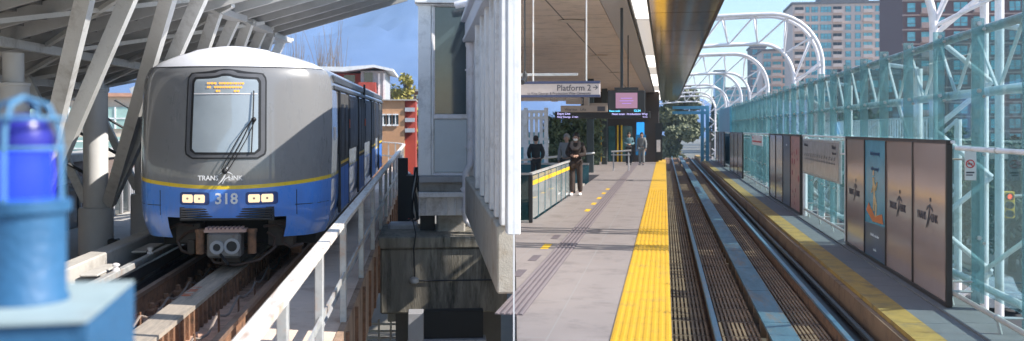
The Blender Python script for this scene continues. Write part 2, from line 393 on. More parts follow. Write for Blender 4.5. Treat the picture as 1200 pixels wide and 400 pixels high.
while v < 26:
    m = MB(); m.lathe((-3.97,v,-1.98), [(.045,0),(.045,.03),(.03,.035),(.03,.055),(.045,.06),(.045,.085),(.02,.1)], 10); part('insulator', m, WSTEEL, t); v += 1.55
# walkway on the near side
t = thing('side_walkway', 'tan stained walkway deck between handrail and right rail', 'walkway', 'L', (-1.2,2.5,RW-.3))
m = MB(); v = 2.5
while v < 44: m.box((-1.72,v,RW-.34), (-.955,v+1.49,RW-.2)); v += 1.5
part('deck', m, DECK, t)
m = MB(); m.box((-.95,2.5,-3.25), (-.88,44,RW-.19)); part('fascia', m, mat('fascia_rust', (.40,.27,.19), .8, .1, var=.3, scale=4, dirt=(.14,.07,.04), stretch=(1,1,.3)), t)
v = 5.0
while v < 44: m = MB(); m.box((-.88,v,-3.2), (-.84,v+.05,RW-.25)); part('stiffener', m, RUST, t); v += 1.4
m = MB(); m.path([(-1.03,2.5,-2.05),(-1.03,44,-2.05)], .035, 8); part('conduit', m, GREY, t)
# handrail
t = thing('handrail', 'weathered flat topped handrail along the tan walkway', 'railing', 'L', (-.93,2.5,RW-.2))
arc = [(-.93,v,-1.16) for v in (2.5,20,40)] + [(-.93-9*(1-math.cos(a)), 40+9*math.sin(a), -1.16) for a in [R(x) for x in range(6,170,6)]]
for i in range(len(arc)-1):
    pass
m = MB()
for i in range(len(arc)-1): m.bar(arc[i], arc[i+1], .11, .045)
part('top_rail', m, RAILTOP, t)
m = MB()
for i in range(len(arc)-1): m.bar(Vector(arc[i])+Vector((.02,0,-.60)), Vector(arc[i+1])+Vector((.02,0,-.60)), .02, .06)
part('mid_rail', m, GALV, t)
pv = [VU('L', -.93, x) for x in (331,374,402,423,436.5,446)]
v = pv[-1]+2.6
while v < 40: pv.append(v); v += 2.6
for v in pv:
    m = MB(); m.bbox((-.965,v-.05,-3.1), (-.895,v+.05,-1.18), .006); part('post', m, GALV, t)
    m = MB()
for p in arc[4:]:
    m = MB(); m.box((p[0]-.03,p[1]-.03,-2.6), (p[0]+.03,p[1]+.03,-1.18)); part('post', m, GALV, t)
# curved far guideway
m = MB(); ri, ro = 5.4, 9.3; cx = -9.93; vs = []
for a in range(0,181,10):
    for r_ in (ri, ro): vs.append((cx+r_*math.cos(R(a)), 44+r_*math.sin(R(a))-4, RW-.25))
n = len(vs)//2; m.add(vs + [(x,y,z-.9) for x,y,z in vs], [(2*i,2*i+1,2*i+3,2*i+2) for i in range(n-1)] + [(2*i+1,2*i+1+2*n,2*i+3+2*n,2*i+3) for i in range(n-1)])
solo('curved_guideway', m, CONCL, 'L', 'pale guideway curving away behind the end of the train', 'guideway')

# ---- the train
UB = UC
def WID(z):
    pts = [(.45,1.23),(.6,1.29),(.85,1.325),(1.15,1.33),(1.8,1.34),(2.45,1.335),(2.65,1.31),(2.76,1.25),(2.86,1.08),(2.95,.82),(3.02,.52),(3.07,.24),(3.085,.02)]
    for (a, b), (c, d) in zip(pts, pts[1:]):
        if z <= c: return b+(d-b)*max(0,(z-a))/(c-a)
    return .02
def VF(s, z):
    W = WID(z); e = max(0, (abs(s)/W-.80)/.20) if W > .6 else 0
    et = max(0, (z-2.62)/.465); eb = max(0, (.9-z)/.45)
    return VN + .62*(s/1.34)**2 + .30*e**2.2 + .10*max(0, z-1.25)**1.35 + .42*et**2.2 + .12*eb**2
def TP(s, z, off=0): return (UB+s, VF(s, z)-off, RW+z)
def livery():
    m = mat('train_paint', (.2,.2,.2), .24, .0, coat=.7); t = m.node_tree; b = t.nodes['Principled BSDF']
    tc = t.nodes.new('ShaderNodeTexCoord'); sp = t.nodes.new('ShaderNodeSeparateXYZ'); t.links.new(tc.outputs['Object'], sp.inputs[0])
    # height of the yellow line: dips towards the nose
    x2 = t.nodes.new('ShaderNodeMath'); x2.operation = 'MULTIPLY'; t.links.new(sp.outputs[0], x2.inputs[0]); t.links.new(sp.outputs[0], x2.inputs[1])
    cu = t.nodes.new('ShaderNodeMath'); cu.operation = 'MULTIPLY_ADD'; t.links.new(x2.outputs[0], cu.inputs[0]); cu.inputs[1].default_value = -.055; t.links.new(sp.outputs[2], cu.inputs[2])
    cr = t.nodes.new('ShaderNodeValToRGB'); cr.color_ramp.interpolation = 'CONSTANT'; el = cr.color_ramp.elements
    mr = t.nodes.new('ShaderNodeMapRange'); mr.inputs[1].default_value = 0; mr.inputs[2].default_value = 3.2; t.links.new(cu.outputs[0], mr.inputs[0]); t.links.new(mr.outputs[0], cr.inputs[0])
    el[0].position = 0; el[0].color = (.075,.28,.85,1); el[1].position = 1.125/3.2; el[1].color = (.90,.62,.02,1)
    e = el.new(1.170/3.2); e.color = (.22,.22,.225,1)
    gt = t.nodes.new('ShaderNodeMath'); gt.operation = 'GREATER_THAN'; gt.inputs[1].default_value = 2.775; t.links.new(sp.outputs[2], gt.inputs[0])
    mx = t.nodes.new('ShaderNodeMix'); mx.data_type = 'RGBA'; mx.inputs[7].default_value = (.80,.80,.84,1)
    t.links.new(gt.outputs[0], mx.inputs[0]); t.links.new(cr.outputs[0], mx.inputs[6]); 
    nz = t.nodes.new('ShaderNodeTexNoise'); nz.inputs['Scale'].default_value = 3.5; nz.inputs['Detail'].default_value = 9; nz.inputs['Roughness'].default_value = .7
    mp = t.nodes.new('ShaderNodeMapping'); mp.inputs['Scale'].default_value = (1,1,.35); t.links.new(tc.outputs['Object'], mp.inputs[0]); t.links.new(mp.outputs[0], nz.inputs[0])
    dr = t.nodes.new('ShaderNodeMapRange'); dr.inputs[1].default_value = .35; dr.inputs[2].default_value = .75; dr.inputs[3].default_value = .0; dr.inputs[4].default_value = .38; t.links.new(nz.outputs['Fac'], dr.inputs[0])
    hz_ = t.nodes.new('ShaderNodeMapRange'); hz_.inputs[1].default_value = 1.5; hz_.inputs[2].default_value = .4; hz_.inputs[3].default_value = .35; hz_.inputs[4].default_value = 1.3; t.links.new(sp.outputs[2], hz_.inputs[0])
    mu = t.nodes.new('ShaderNodeMath'); mu.operation = 'MULTIPLY'; t.links.new(dr.outputs[0], mu.inputs[0]); t.links.new(hz_.outputs[0], mu.inputs[1])
    m3 = t.nodes.new('ShaderNodeMix'); m3.data_type = 'RGBA'; m3.inputs[7].default_value = (.20,.16,.13,1); t.links.new(mu.outputs[0], m3.inputs[0]); t.links.new(mx.outputs[2], m3.inputs[6]); t.links.new(m3.outputs[2], b.inputs['Base Color'])
    rr_ = t.nodes.new('ShaderNodeMapRange'); rr_.inputs[3].default_value = .16; rr_.inputs[4].default_value = .42; t.links.new(nz.outputs['Fac'], rr_.inputs[0]); t.links.new(rr_.outputs[0], b.inputs['Roughness'])
    return m
LIV = livery()
train = thing('metro_train', 'blue and grey metro train with yellow line approaching on rusty rails', 'train', 'L', (UB,VN,RW))
zs = [.45,.52,.6,.68,.74,.80,.88,.96,1.05,1.2,1.4,1.6,1.8,2.0,2.2,2.4,2.52,2.62,2.7,2.76,2.81,2.86,2.9,2.94,2.98,3.02,3.05,3.075,3.085]
NC = 48; VEND = 30.0
m = MB(); cols = []
for z in zs:
    W = WID(z); row = []
    for i in range(NC+1):
        a = -1+2*i/NC; sg = 1 if a >= 0 else -1; q = abs(a); sp_ = min(.82, .62*W)
        s = (q/.6*sp_) if q < .6 else sp_+(q-.6)/.4*(W-sp_)
        if i % 24 == 0 and q == 1: s = W
        row.append(TP(sg*s, z))
    cols.append(row)
vs = [p for r_ in cols for p in r_]; fs = []
lim = int(round(.6*NC/2))
for j in range(len(zs)-1):
    for i in range(NC):
        mid = abs(i+.5-NC/2)
        if zs[j+1] <= .741 and mid < lim: continue
        k = j*(NC+1)+i; fs.append((k,k+1,k+NC+2,k+NC+1))
m.add(vs, fs)
st = [14.2,14.8,15.6,17,19,21.2,24,27,VEND]
for sg in (-1,1):
    vs = []
    for j, z in enumerate(zs):
        W = WID(z); x, v0, w0 = TP(sg*W, z); vs.append((x,v0,w0))
        for v in st:
            ex = 0
            vs.append((UB+sg*W, max(v, v0+.02*(st.index(v)+1)), RW+z))
    n = len(st)+1
    m.add(vs, [((j*n+i, j*n+i+1, (j+1)*n+i+1, (j+1)*n+i) if sg > 0 else (j*n+i, (j+1)*n+i, (j+1)*n+i+1, j*n+i+1)) for j in range(len(zs)-1) for i in range(n-1)])
m.box((UB-.03, VN+1.5, RW+3.075), (UB+.03, VEND, RW+3.087))
rear = [(UB+s*WID(z), VEND, RW+z) for s, zz in ((1, zs), (-1, zs[::-1])) for z in zz]
m.quad(*rear)
body = part('body', m, LIV, train, smooth=40)
def overlay(poly_fn, n=24, mrows=12): pass
def front_patch(outline, off, rows=16, cols_=16):
    "fill a convex outline (list of (s,z)) with a grid that follows the nose"
    zmin = min(p[1] for p in outline); zmax = max(p[1] for p in outline); m = MB(); vs = []
    def xr(z):
        xs = []
        n = len(outline)
        for i in range(n):
            (a, b), (c, d) = outline[i], outline[(i+1)%n]
            if (b-z)*(d-z) <= 0 and b != d: xs.append(a+(c-a)*(z-b)/(d-b))
        return (min(xs), max(xs)) if xs else (0,0)
    for j in range(rows+1):
        z = zmin+(zmax-zmin)*(.0005+.999*j/rows); a, b = xr(z)
        for i in range(cols_+1): vs.append(TP(a+(b-a)*i/cols_, z, off))
    m.add(vs, [(j*(cols_+1)+i, j*(cols_+1)+i+1, (j+1)*(cols_+1)+i+1, (j+1)*(cols_+1)+i) for j in range(rows) for i in range(cols_)])
    return m
def rrect(x0, x1, z0, z1, r, top=0, n=6, taper=0):
    pts = []
    for cx, cz, a0 in ((x1-r,z1-r,0),(x0+r,z1-r,90),(x0+r,z0+r,180),(x1-r,z0+r,270)):
        for k in range(n+1):
            a = R(a0+90*k/n); x = cx+r*math.cos(a); z = cz+r*math.sin(a); pts.append((x,z))
    out = []
    xm = (x0+x1)/2; hw = (x1-x0)/2
    for i, (x, z) in enumerate(pts):
        f = (z-z0)/(z1-z0); x = xm+(x-xm)*(1-taper*(f))
        out.append((x, z + (top*(1-((x-xm)/hw)**2) if f > .5 else 0)))
    # densify the top
    res = []
    for i in range(len(out)):
        a, b = out[i], out[(i+1)%len(out)]; res.append(a)
        if abs(b[0]-a[0]) > .3 and a[1] > (z0+z1)/2:
            for k in range(1,8):
                x = a[0]+(b[0]-a[0])*k/8; res.append((x, z1+top*(1-((x-xm)/hw)**2)))
    return res
WS = part('windscreen', front_patch(rrect(-.535,.545,1.53,2.70,.11,.045,taper=.03), .012, 22, 18), BLK, train)
part('outer_frame', front_patch(rrect(-.515,.525,1.55,2.68,.10,.045,taper=.03), .016, 22, 18), mat('frame_grey', (.12,.12,.13), .35), WS)
part('inner_seal', front_patch(rrect(-.465,.475,1.59,2.635,.08,.045,taper=.03), .020, 22, 18), BLK, WS)
part('glass', front_patch(rrect(-.43,.44,1.62,2.60,.05,.045,taper=.03), .024, 22, 18), mat('windscreen_glass', (.36,.41,.45), .05, var=.1, scale=1.2, spec=.9, coat=.6), WS)  # pale tone puts the sky's reflection into the glass colour
m = MB(); zz = 2.40
for i in range(12): m.quad(TP(-.42+i*.07,zz,.03), TP(-.42+(i+1)*.07,zz,.03), TP(-.42+(i+1)*.07,zz+.014,.03), TP(-.42+i*.07,zz+.014,.03))
part('blind_edge', m, WSTEEL, WS)
m = MB(); rg = random.Random(3)
for r_, (x0, x1) in enumerate(((-.24,.22),(-.24,.22),(-.12,.18))):
    x = x0; z = 2.535-.052*r_
    while x < x1:
        wdt = rg.choice((.016,.022,.03))
        if (r_ < 2 and rg.random() < .88) or (r_ == 2 and (abs(x+.10) < .035 or abs(x-.15) < .035)):
            m.quad(TP(x,z,.031), TP(x+wdt,z,.031), TP(x+wdt,z+.024,.031), TP(x,z+.024,.031))
        x += wdt+.010
part('destination_display', m, glow('led_orange', (1,.42,.05), .85), WS)
m = MB()
def fp(s, z, o): return TP(s, z, o)
m.path([fp(.0,1.36,.05), fp(.10,1.52,.07), fp(.24,1.78,.08), fp(.37,2.07,.08)], .008, 6)
m.path([fp(.05,1.36,.05), fp(.16,1.54,.07), fp(.30,1.80,.08), fp(.40,2.04,.08)], .007, 6)
m.path([fp(-.02,1.40,.05), fp(.06,1.56,.07), fp(.20,1.82,.08), fp(.36,2.05,.08)], .006, 5)
m.path([fp(.375,2.45,.05), fp(.375,2.1,.06), fp(.36,1.62,.05)], .009, 6); m.ball(fp(.385,2.06,.07), .035, 8, 6); m.ball(fp(.02,1.37,.04), .04, 8, 6)
part('wiper', m, BLK, train)
for s0, s1 in ((-.60,-.19),(.28,.69)):
    hl = part('headlight', front_patch(rrect(s0,s1,.915,1.085,.035), .006), mat('lamp_recess', (.03,.07,.25), .4), train)
    for a in (.035,.2):
        mm = front_patch(rrect(s0+a,s0+a+.15,.945,1.055,.012), .014, 6, 6); part('lens', mm, glow('headlamp', (1,.72,.45), .62), hl)
        mm = MB(); c = TP(s0+a+.075, 1.0, .017); mm.disc(c, .016, (1,0,0), (0,0,1), (0,-.004,0), 10); part('bulb', mm, mat('bulb', (.45,.35,.28), .3, .5), hl)
m = MB(); o = TP(-.115, .925, .03)
for i, ch in enumerate('318'):
    pass
m.text('318', TP(.04,.935,.035), (1,0,0), (0,0,1), .205, 'CENTER', .004, 1.0, .004); part('fleet_number', m, mat('decal_white', (.85,.85,.86), .4), train)
DW = bpy.data.materials['decal_white']
def logo(mb, o, x, y, sz, bold=.006):
    "TRANS, a leaning runner of swooshes, LINK"
    o, x, y = Vector(o), Vector(x), Vector(y); n = x.cross(y)
    mb.text('TRANS', o-x*(.30*sz), x, y, sz*.36, 'RIGHT', .002, .95, bold*sz); mb.text('LINK', o+x*(.22*sz), x, y, sz*.36, 'LEFT', .002, .95, bold*sz)
    def sw(pts, w0):
        L = []; Rr = []; k = len(pts)
        for i, (a, b) in enumerate(pts):
            c0 = pts[max(i-1,0)]; c1 = pts[min(i+1,k-1)]; d = Vector((c1[0]-c0[0], c1[1]-c0[1])).normalized(); ww = w0*math.sin(math.pi*(i+.35)/(k-.3))
            L.append((a-d.y*ww, b+d.x*ww)); Rr.append((a+d.y*ww, b-d.x*ww))
        poly = [o + x*(p[0]*sz) + y*(p[1]*sz) + n*.001 for p in L+Rr[::-1]]; mb.prism(poly, n*.003)
    sw([(-.30,-.22),(-.12,-.02),(.0,.16),(.08,.36),(.12,.52)], .045)
    sw([(-.26,.30),(-.08,.42),(.1,.46),(.3,.40),(.46,.30)], .035)
    sw([(-.10,-.20),(.05,.06),(.22,.16),(.5,.05)], .03)
    mb.disc(o+x*(.16*sz)+y*(.64*sz)+n*.001, .065*sz, x, y, n*.003, 12)
m = MB(); logo(m, TP(.01,1.25,.03), (1,0,0), (0,0,1), .25); part('operator_logo', m, DW, train)
def seam(pts, r_=.006): 
    mm = MB(); mm.path([TP(a_, b_, .001) for a_, b_ in pts], r_, 5); part('panel_seam', mm, BLK, train)
seam([(-1.20+.1*k, 2.775) for k in range(25)], .008)
seam([(-.90,.76),(-.90,.9),(-.90,1.1)]); seam([(.92,.76),(.92,.9),(.92,1.1)])
seam([(-1.29+.1*k, .895) for k in range(5)], .005); seam([(.90+.1*k, .895) for k in range(5)], .005)
# bumper grille, coupler and underframe
m = MB()
for k in range(5): m.bbox((UB-.57,VN+.02,RW+.72+k*.032), (UB+.62,VN+.16,RW+.742+k*.032), .006)
m.box((UB-.6,VN+.1,RW+.70), (UB+.64,VN+.3,RW+.88)); part('grille', m, mat('grille', (.035,.035,.04), .5), train)
m = MB(); m.box((UB-1.08,VN+1.15,RW+.25), (UB+1.08,VEND-.5,RW+.80)); m.box((UB-.86,VN+.66,RW+.74), (UB+.86,VN+1.3,RW+.80)); part('underframe', m, DARK, train)
cp = MB(); cp.bbox((UB-.20,VN-.12,RW+.22), (UB+.24,VN+.15,RW+.56), .03); cp = part('coupler', cp, mat('coupler_steel', (.20,.19,.185), .5, .5, var=.2, scale=12, dirt=(.12,.08,.06), dscale=6), train)
m = MB(); m.ring((UB+.13,VN-.121,RW+.38), .07, .105, (1,0,0), (0,0,1), (0,-.03,0)); m.ring((UB-.06,VN-.121,RW+.37), .05, .09, (1,0,0), (0,0,1), (0,-.05,0)); part('socket', m, GREY, cp)
m = MB(); m.disc((UB+.13,VN-.122,RW+.38), .07, (1,0,0), (0,0,1), (0,-.008,0)); m.disc((UB-.06,VN-.122,RW+.37), .05, (1,0,0), (0,0,1), (0,-.01,0)); m.tube((UB-.02,VN-.12,RW+.27),(UB+.12,VN-.3,RW+.16),.018,6); part('socket_hole', m, BLK, cp)
m = MB(); m.box((UB-.24,VN-.10,RW+.56), (UB+.30,VN+.1,RW+.60))
for k in range(9): m.box((UB-.22+k*.055,VN-.12,RW+.60), (UB-.19+k*.055,VN+.1,RW+.625))
part('contact_cover', m, mat('pinkish_cover', (.5,.33,.28), .6), cp)
for s in (-.32,.36):
    m = MB(); m.tube((UB+s,VN+.05,RW+.26), (UB+s,VN+.05,RW+.56), .058, 12); m.tube((UB+s,VN+.05,RW+.55), (UB+s,VN+.05,RW+.59), .07, 12); part('buffer', m, RUST, train)
hs = mat('brown_hose', (.075,.045,.035), .6, var=.3)
for pts in ([(.45,.58),(.62,.60),(.72,.52),(.70,.36),(.80,.28),(.98,.32)], [(-.42,.55),(-.6,.5),(-.72,.38),(-.66,.25),(-.5,.2)], [(-.36,.3),(-.2,.1),(.1,.06),(.4,.12),(.62,.3)], [(.5,.5),(.6,.42),(.58,.3)], [(-.85,.55),(-.7,.62),(-.5,.6)], [(.62,.62),(.85,.60),(1.0,.52)]):
    m = MB(); m.path([(UB+a, VN+.30+.25*abs(a), RW+b) for a, b in pts], .022, 6); part('hose', m, hs, train)
EB_ = mat('grimy_box', (.06,.045,.035), .7, var=.4, scale=8)
for a_, b_ in (((-.75,.5,.35),(-.42,.8,.62)),((.50,.5,.30),(.85,.8,.66)),((-.1,.3,.10),(.15,.9,.22)),((-.55,.3,.22),(-.45,.36,.42))):
    m = MB(); m.bbox((UB+a_[0],VN+a_[1],RW+a_[2]),(UB+b_[0],VN+b_[1],RW+b_[2]),.01); part('equipment_box', m, EB_, train)
for sg in (-1,1):
    for vv in (15.0,17.2,26,28.2):
        m = MB(); m.tube((UB+sg*.66,vv,RW+.29), (UB+sg*.78,vv,RW+.29), .29, 24); part('wheel', m, RUST, train)
# side: doors, windows, gaps
DOOR = mat('door_paint', (.085,.083,.082), .55, .0, spec=.08); SIDEG = mat('side_glass', (.018,.018,.020), .38, spec=.06, var=.1)
for sg in (1,-1):
    X = UB+sg*1.342
    def panel(v0, v1, z0, z1, o=0): mm = MB(); mm.bbox((X-sg*.02, v0, RW+z0), (X+sg*(.008+o), v1, RW+z1), .006); return mm
    part('window_band', panel(VN+1.9, VEND-.2, 1.52, 2.47, -.003), SIDEG, train)
    m = MB(); m.bbox((X-sg*.06,VN+1.25,RW+2.50),(X+sg*.018,VEND,RW+2.56),.01); m.bbox((X-sg*.08,VN+1.45,RW+2.60),(X-sg*.005,21.2,RW+2.72),.02); m.bbox((X-sg*.08,21.5,RW+2.60),(X-sg*.005,VEND,RW+2.72),.02)
    part('gutter', m, mat('gutter', (.06,.065,.075), .4, .0), train)
    for d0 in (15.3,19.4,23.9,27.6):
        for k in (0,1):
            v0 = d0+k*.78; dr = part('door', panel(v0+.02, v0+.76, .62, 2.47, .004), LIV if False else DOOR, train)
            part('pane', panel(v0+.14, v0+.64, 1.45, 2.3, .008), SIDEG, dr)
            part('lower_panel', panel(v0+.03, v0+.75, .62, 1.30, .007), mat('door_blue', (.06,.18,.55), .5, spec=.2) if 'door_blue' not in bpy.data.materials else bpy.data.materials['door_blue'], dr)
            part('stripe', panel(v0+.03, v0+.75, 1.345, 1.395, .008), YELP, dr)
        part('door_pillar', panel(d0-.10, d0, .6, 2.5, .012), BLK, train); part('door_pillar', panel(d0+1.56, d0+1.66, .6, 2.5, .012), BLK, train)
    for v0, v1 in ((17.2,19.1),(21.6,23.6),(25.7,27.4)):
        part('window', panel(v0, v1, 1.55, 2.40, .006), SIDEG, train)
    part('roof_gap', panel(21.25, 21.42, 2.40, 2.80, .01), BLK, train)
    m = MB()
    for dv in (17.0, 21.35): m.box((X-sg*.02,dv-.02,RW+1.9),(X+sg*.03,dv+.02,RW+2.05))
    part('marker_lamp', m, mat('marker_red', (.6,.12,.05), .4), train)
m = MB(); m.box((UB+1.334,14.5,RW+1.75),(UB+1.36,14.56,RW+1.95)); part('handle', m, WSTEEL, train)

# ---- station canopy over the train
def RZ(u): return 3.11+.30*u
can = thing('station_canopy', 'sloping dark ribbed steel canopy above the metro train', 'canopy', 'L', (-6.2,24,RZ(-6.2)))
edge = [(-12.5,24.0),(-.45,24.0),(-.45,22.6),(-3.2,17.2),(-3.2,3.0),(-12.5,3.0)]
m = MB(); m.prism([(u,v,RZ(u)+.16) for u, v in edge], (0,0,.10)); part('roof_deck', m, ROOFD, can)
m = MB(); u = -12.3
while u < -.6:
    v0 = 3.0 if u < -3.25 else 17.2+(u+3.2)*1.98
    m.box((u,max(3.0,v0)+.05,RZ(u)+.10), (u+.14,23.95,RZ(u)+.155)); u += .34
part('corrugation', m, mat('corrugated', (.20,.195,.19), .6, var=.15), can)
v = 4.2; k = 0
while v < 24.2:
    m = MB(); ue = -3.3 if v < 17.2 else min(-.5, -3.2+(v-17.2)/1.98); m.bar((-12.4,v,RZ(-12.4)), (ue,v,RZ(ue)), .09, .20); part('purlin', m, PURL, can); v += 1.1
for k in range(5):
    m = MB(); v = 4.2+k*4.4
    for u0, u1 in ((-9.4,-6.3),(-6.1,-3.4)):
        m.bar((u0,v,RZ(u0)-.13), (u1,v+3.2,RZ(u1)-.13), .07, .07); m.bar((u1,v,RZ(u1)-.13), (u0,v+3.2,RZ(u0)-.13), .07, .07)
    part('cross_brace', m, STRUT, can)
for u in (-11.0,-7.6,-6.2):
    m = MB(); m.bar((u,3.1,RZ(u)-.16), (u,23.8,RZ(u)-.16), .12, .14); part('beam', m, STRUT, can)
m = MB(); m.bar((-12.5,24.03,RZ(-12.5)+.1), (-.45,24.03,RZ(-.45)+.1), .05, .32); part('edge_fascia', m, STRUT, can)
cv = [VU('L', -6.2, x) for x in (16,112,170)]; pit = cv[1]-cv[0]; cv = cv + [cv[2]+pit*.95, cv[2]+pit*1.9]
FL = -2.75
capm = MB()
TOPS = [((106,-28),(162,-28)), ((205,-28),(246,-28)), ((255,10),(276,20)), ((292,24),(308,34)), ((318,38),(331,46))]
def RP(px, py):
    o = FR['L'].inverted() @ Vector((0,0,EYE)); d = P('L', px, py, v=1.0); k = 3.05/(d.z-.30*d.x); return d*k
def column(i, v):
    lab = ['round grey canopy column nearest the blue lantern', 'round grey canopy column in the middle of the row', 'round grey canopy column just left of the train', 'round grey canopy column mostly behind the train', 'round grey canopy column hidden behind the train roof'][i]
    t = thing('canopy_column', lab, 'column', 'L', (-6.2,v,FL), 'columns holding up the station canopy')
    m = MB(); m.lathe((-6.2,v,FL), [(.31,0),(.31,1.0),(.29,1.04)], 28); part('base_drum', m, COLM, t)
    m = MB(); top = RZ(-6.2)-.3; m.lathe((-6.2,v,FL+1.03), [(.22,0),(.22,.55-FL-1.03-.1),(.235,.56-FL-1.03-.1),(.235,.60-FL-1.03-.1),(.15,.61-FL-1.03-.1),(.15,top-FL-1.03)], 24); part('shaft', m, COLM, t)
    n0 = Vector((-6.2, v, FL+1.10))
    for px, py in TOPS[i]:
        e = RP(px, py); m = MB(); st0 = n0+Vector((.24,0,0)); m.bar(st0, e, .20, .16, (0,1,0)); part('strut', m, STRUT, t)
    m = MB(); m.bar(n0+Vector((-.18,0,.05)), (-7.56, v+.3, RZ(-7.56)-.1), .15, .12, (0,1,0)); part('strut', m, STRUT, t)
    a_, b_ = RP(*TOPS[i][0]), RP(*TOPS[i][1]); m = MB(); m.bar(a_+Vector((-.05,0,-.04)), b_+Vector((.1,0,-.04)), .26, .12); part('strut_cap', m, PURL, t)
    m = MB(); m.tube(n0+Vector((-.05,0,.5)), (-8.8,v-.6,RZ(-8.8)), .035, 6); m.tube(n0+Vector((.1,0,.0)), (-5.0,v+1.3,RZ(-5)), .03, 6); part('tie_rod', m, BLK, t)
    m = MB(); m.bbox((-5.92,v-.25,FL+.30), (-5.75,v-.02,FL+.46), .02); m.tube((-5.95,v-.14,FL+.34), (-5.83,v-.14,FL+.12), .03, 8); part('platform_lamp', m, BLK, t)
for i, v in enumerate(cv):
    column(i, v)
# platform and brick building behind the columns
m = MB(); m.box((-12.5,3,FL-.4), (-5.3,30,FL)); solo('platform', m, CONCL, 'L', kind='structure')
bb = thing('brick_station_building', 'red brick station wall with dark glazed doors behind the columns', 'building', 'L', (-8.6,20,FL))
m = MB(); m.box((-9.2,10,FL), (-8.6,46,-1.13)); part('wall', m, BRICK, bb)
m = MB(); m.bbox((-9.3,10,-1.12), (-8.5,46,-.92), .02); part('coping', m, CONCL, bb)
for px0, px1 in ((60,92),(131,150),(152,158)):
    v0, v1 = VU('L',-8.6,px0), VU('L',-8.6,px1)
    d = MB(); d.box((-8.62,v0,FL+.02), (-8.585,v1,-1.55)); d = part('window', d, DGLASS, bb)
    m = MB(); n = 2
    for k in range(n+1): vv = v0+(v1-v0)*k/n; m.box((-8.584,vv-.05,FL+.02), (-8.54,vv+.05,-1.5))
    m.box((-8.584,v0,-1.62), (-8.54,v1,-1.5)); part('frame', m, GREY, d)
# pale block seen between the struts
pb = thing('pale_office_block', 'pale beige block with green tinted windows seen between canopy struts', 'building', 'L', (-20,46,-8))
m = MB(); m.box((-34,48,-8), (-13.2,58,.95)); part('wall', m, mat('beige_render', (.62,.50,.40), .8), pb)
m = MB(); m.box((-34.3,47.7,.95), (-13,58.2,1.12)); part('roof', m, mat('salmon_trim', (.6,.32,.22), .8), pb)
for k in range(9):
    for z in (-.15,-1.6):
        m = MB(); m.box((-33+k*2.15,47.92,z-.45), (-31.2+k*2.15,47.99,z+.6)); d = part('window', m, mat('pale_green_glass', (.35,.52,.48), .15, spec=.8) if 'pale_green_glass' not in bpy.data.materials else bpy.data.materials['pale_green_glass'], pb)
        m = MB(); m.box((-32.15+k*2.15,47.88,z-.45), (-32.08+k*2.15,47.915,z+.6)); m.box((-33+k*2.15,47.88,z+.02), (-31.2+k*2.15,47.915,z+.08)); part('frame', m, WHITE, d)

# ---- white clad building on the right of the track
BV = 18.5
bd = thing('white_clad_building', 'white panelled building on steel beam beside the handrail', 'building', 'L', (.4,BV,-1.2))
q = lambda x, y, v=BV: P('L', x, y, v=v)
def fb(mb, x0, y0, x1, y1, dv0=0, dv1=.1, bev=.008):
    a, b = q(x0,y0), q(x1,y1); mb.bbox((a.x, BV-dv0, a.z), (b.x, BV+dv1, b.z), bev); return mb
m = MB(); a = q(490,-30); b = q(557,206); m.box((a.x,BV+.06,b.z), (.93,BV+6,2.9)); part('wall', m, WHITE, bd)
m = MB(); fb(m,490,-30,505,206,.04,.08); fb(m,505.5,-5,508,206,.01,.08); fb(m,547.5,-5,556,206,.05,.08); part('corner_post', m, WHITE, bd)
m = MB(); fb(m,508,8,548,134,-.03,.07); w1 = part('window', m, mat('tower_glass', (.05,.075,.085), .04, var=.25, scale=.8, spec=1.0), bd)
m = MB(); fb(m,508,3,548,7.5,.0,.05); fb(m,508,134,548,139.5,.0,.05); fb(m,508,7.6,509.6,134,.0,.05); fb(m,546.4,7.6,548,134,.0,.05); fb(m,508,203,548,206,0,.05); part('frame', m, WSTEEL, w1)
m = MB(); fb(m,509,140,547,202,-.02,.07); part('infill_panel', m, mat('frosted_panel', (.60,.64,.66), .35, var=.05), bd)
m = MB(); fb(m,486,-26,562,5.5,.22,.1); fb(m,488,5.6,560,7.4,.12,.1); part('cornice', m, WHITE, bd)
m = MB(); fb(m,491,206.5,558,213.5,.10,.2); part('sill', m, GREY, bd)
m = MB(); fb(m,491,214,558,224.5,.0,.3); part('concrete_band', m, CONC, bd)
m = MB(); fb(m,490.5,225,557,230.5,.16,.2); fb(m,490.5,231,557,252.5,.0,.1)
for x in (491,499,523,533,547): fb(m,x,231,x+1.6,252.5,.08,0)
for x in (493.2,497):
    for y in (235,240,245,250): c = q(x+1,y); m.lathe((c.x,BV-.02,c.z), [(.02,0),(.02,.02)], 6)
part('steel_beam', m, mat('beam_grey', (.72,.71,.72), .45, .1, var=.07, dirt=(.35,.33,.32)), bd)
m = MB(); fb(m,512,253,546,277,-.3,1.2,.03); pier = part('bearing_pier', m, CONC, bd)
m = MB(); fb(m,492,253,510,276,-.5,.6); part('bearing_box', m, BLK, bd)
pp = MB(); a = [q(551.5,60,BV-.12), q(551.5,185,BV-.12), q(550.5,194,BV-.12), q(546,202,BV-.12), q(545.5,212,BV-.12), q(545.5,250,BV-.12), q(546.5,259,BV-.12), q(552,264,BV-.12), q(562,265.5,BV-.12)]
pp.path(a, .062, 12)
for x, y in ((551.5,82),(551.5,172),(545.5,222),(545.5,246)): c = q(x,y,BV-.12); pp.lathe((c.x,c.y,c.z-.04), [(.08,0),(.08,.08)], 12); pp.box((c.x-.1,c.y+.0,c.z-.015),(c.x+.1,c.y+.16,c.z+.015))
c = q(551.5,60,BV-.12); pp.lathe((c.x,c.y,c.z), [(.062,0),(.1,.1),(.1,.16)], 12)
t = solo('drainpipe', pp, WSTEEL, 'L', 'white plastic drainpipe with a bend at the corner of white building', 'pipe')
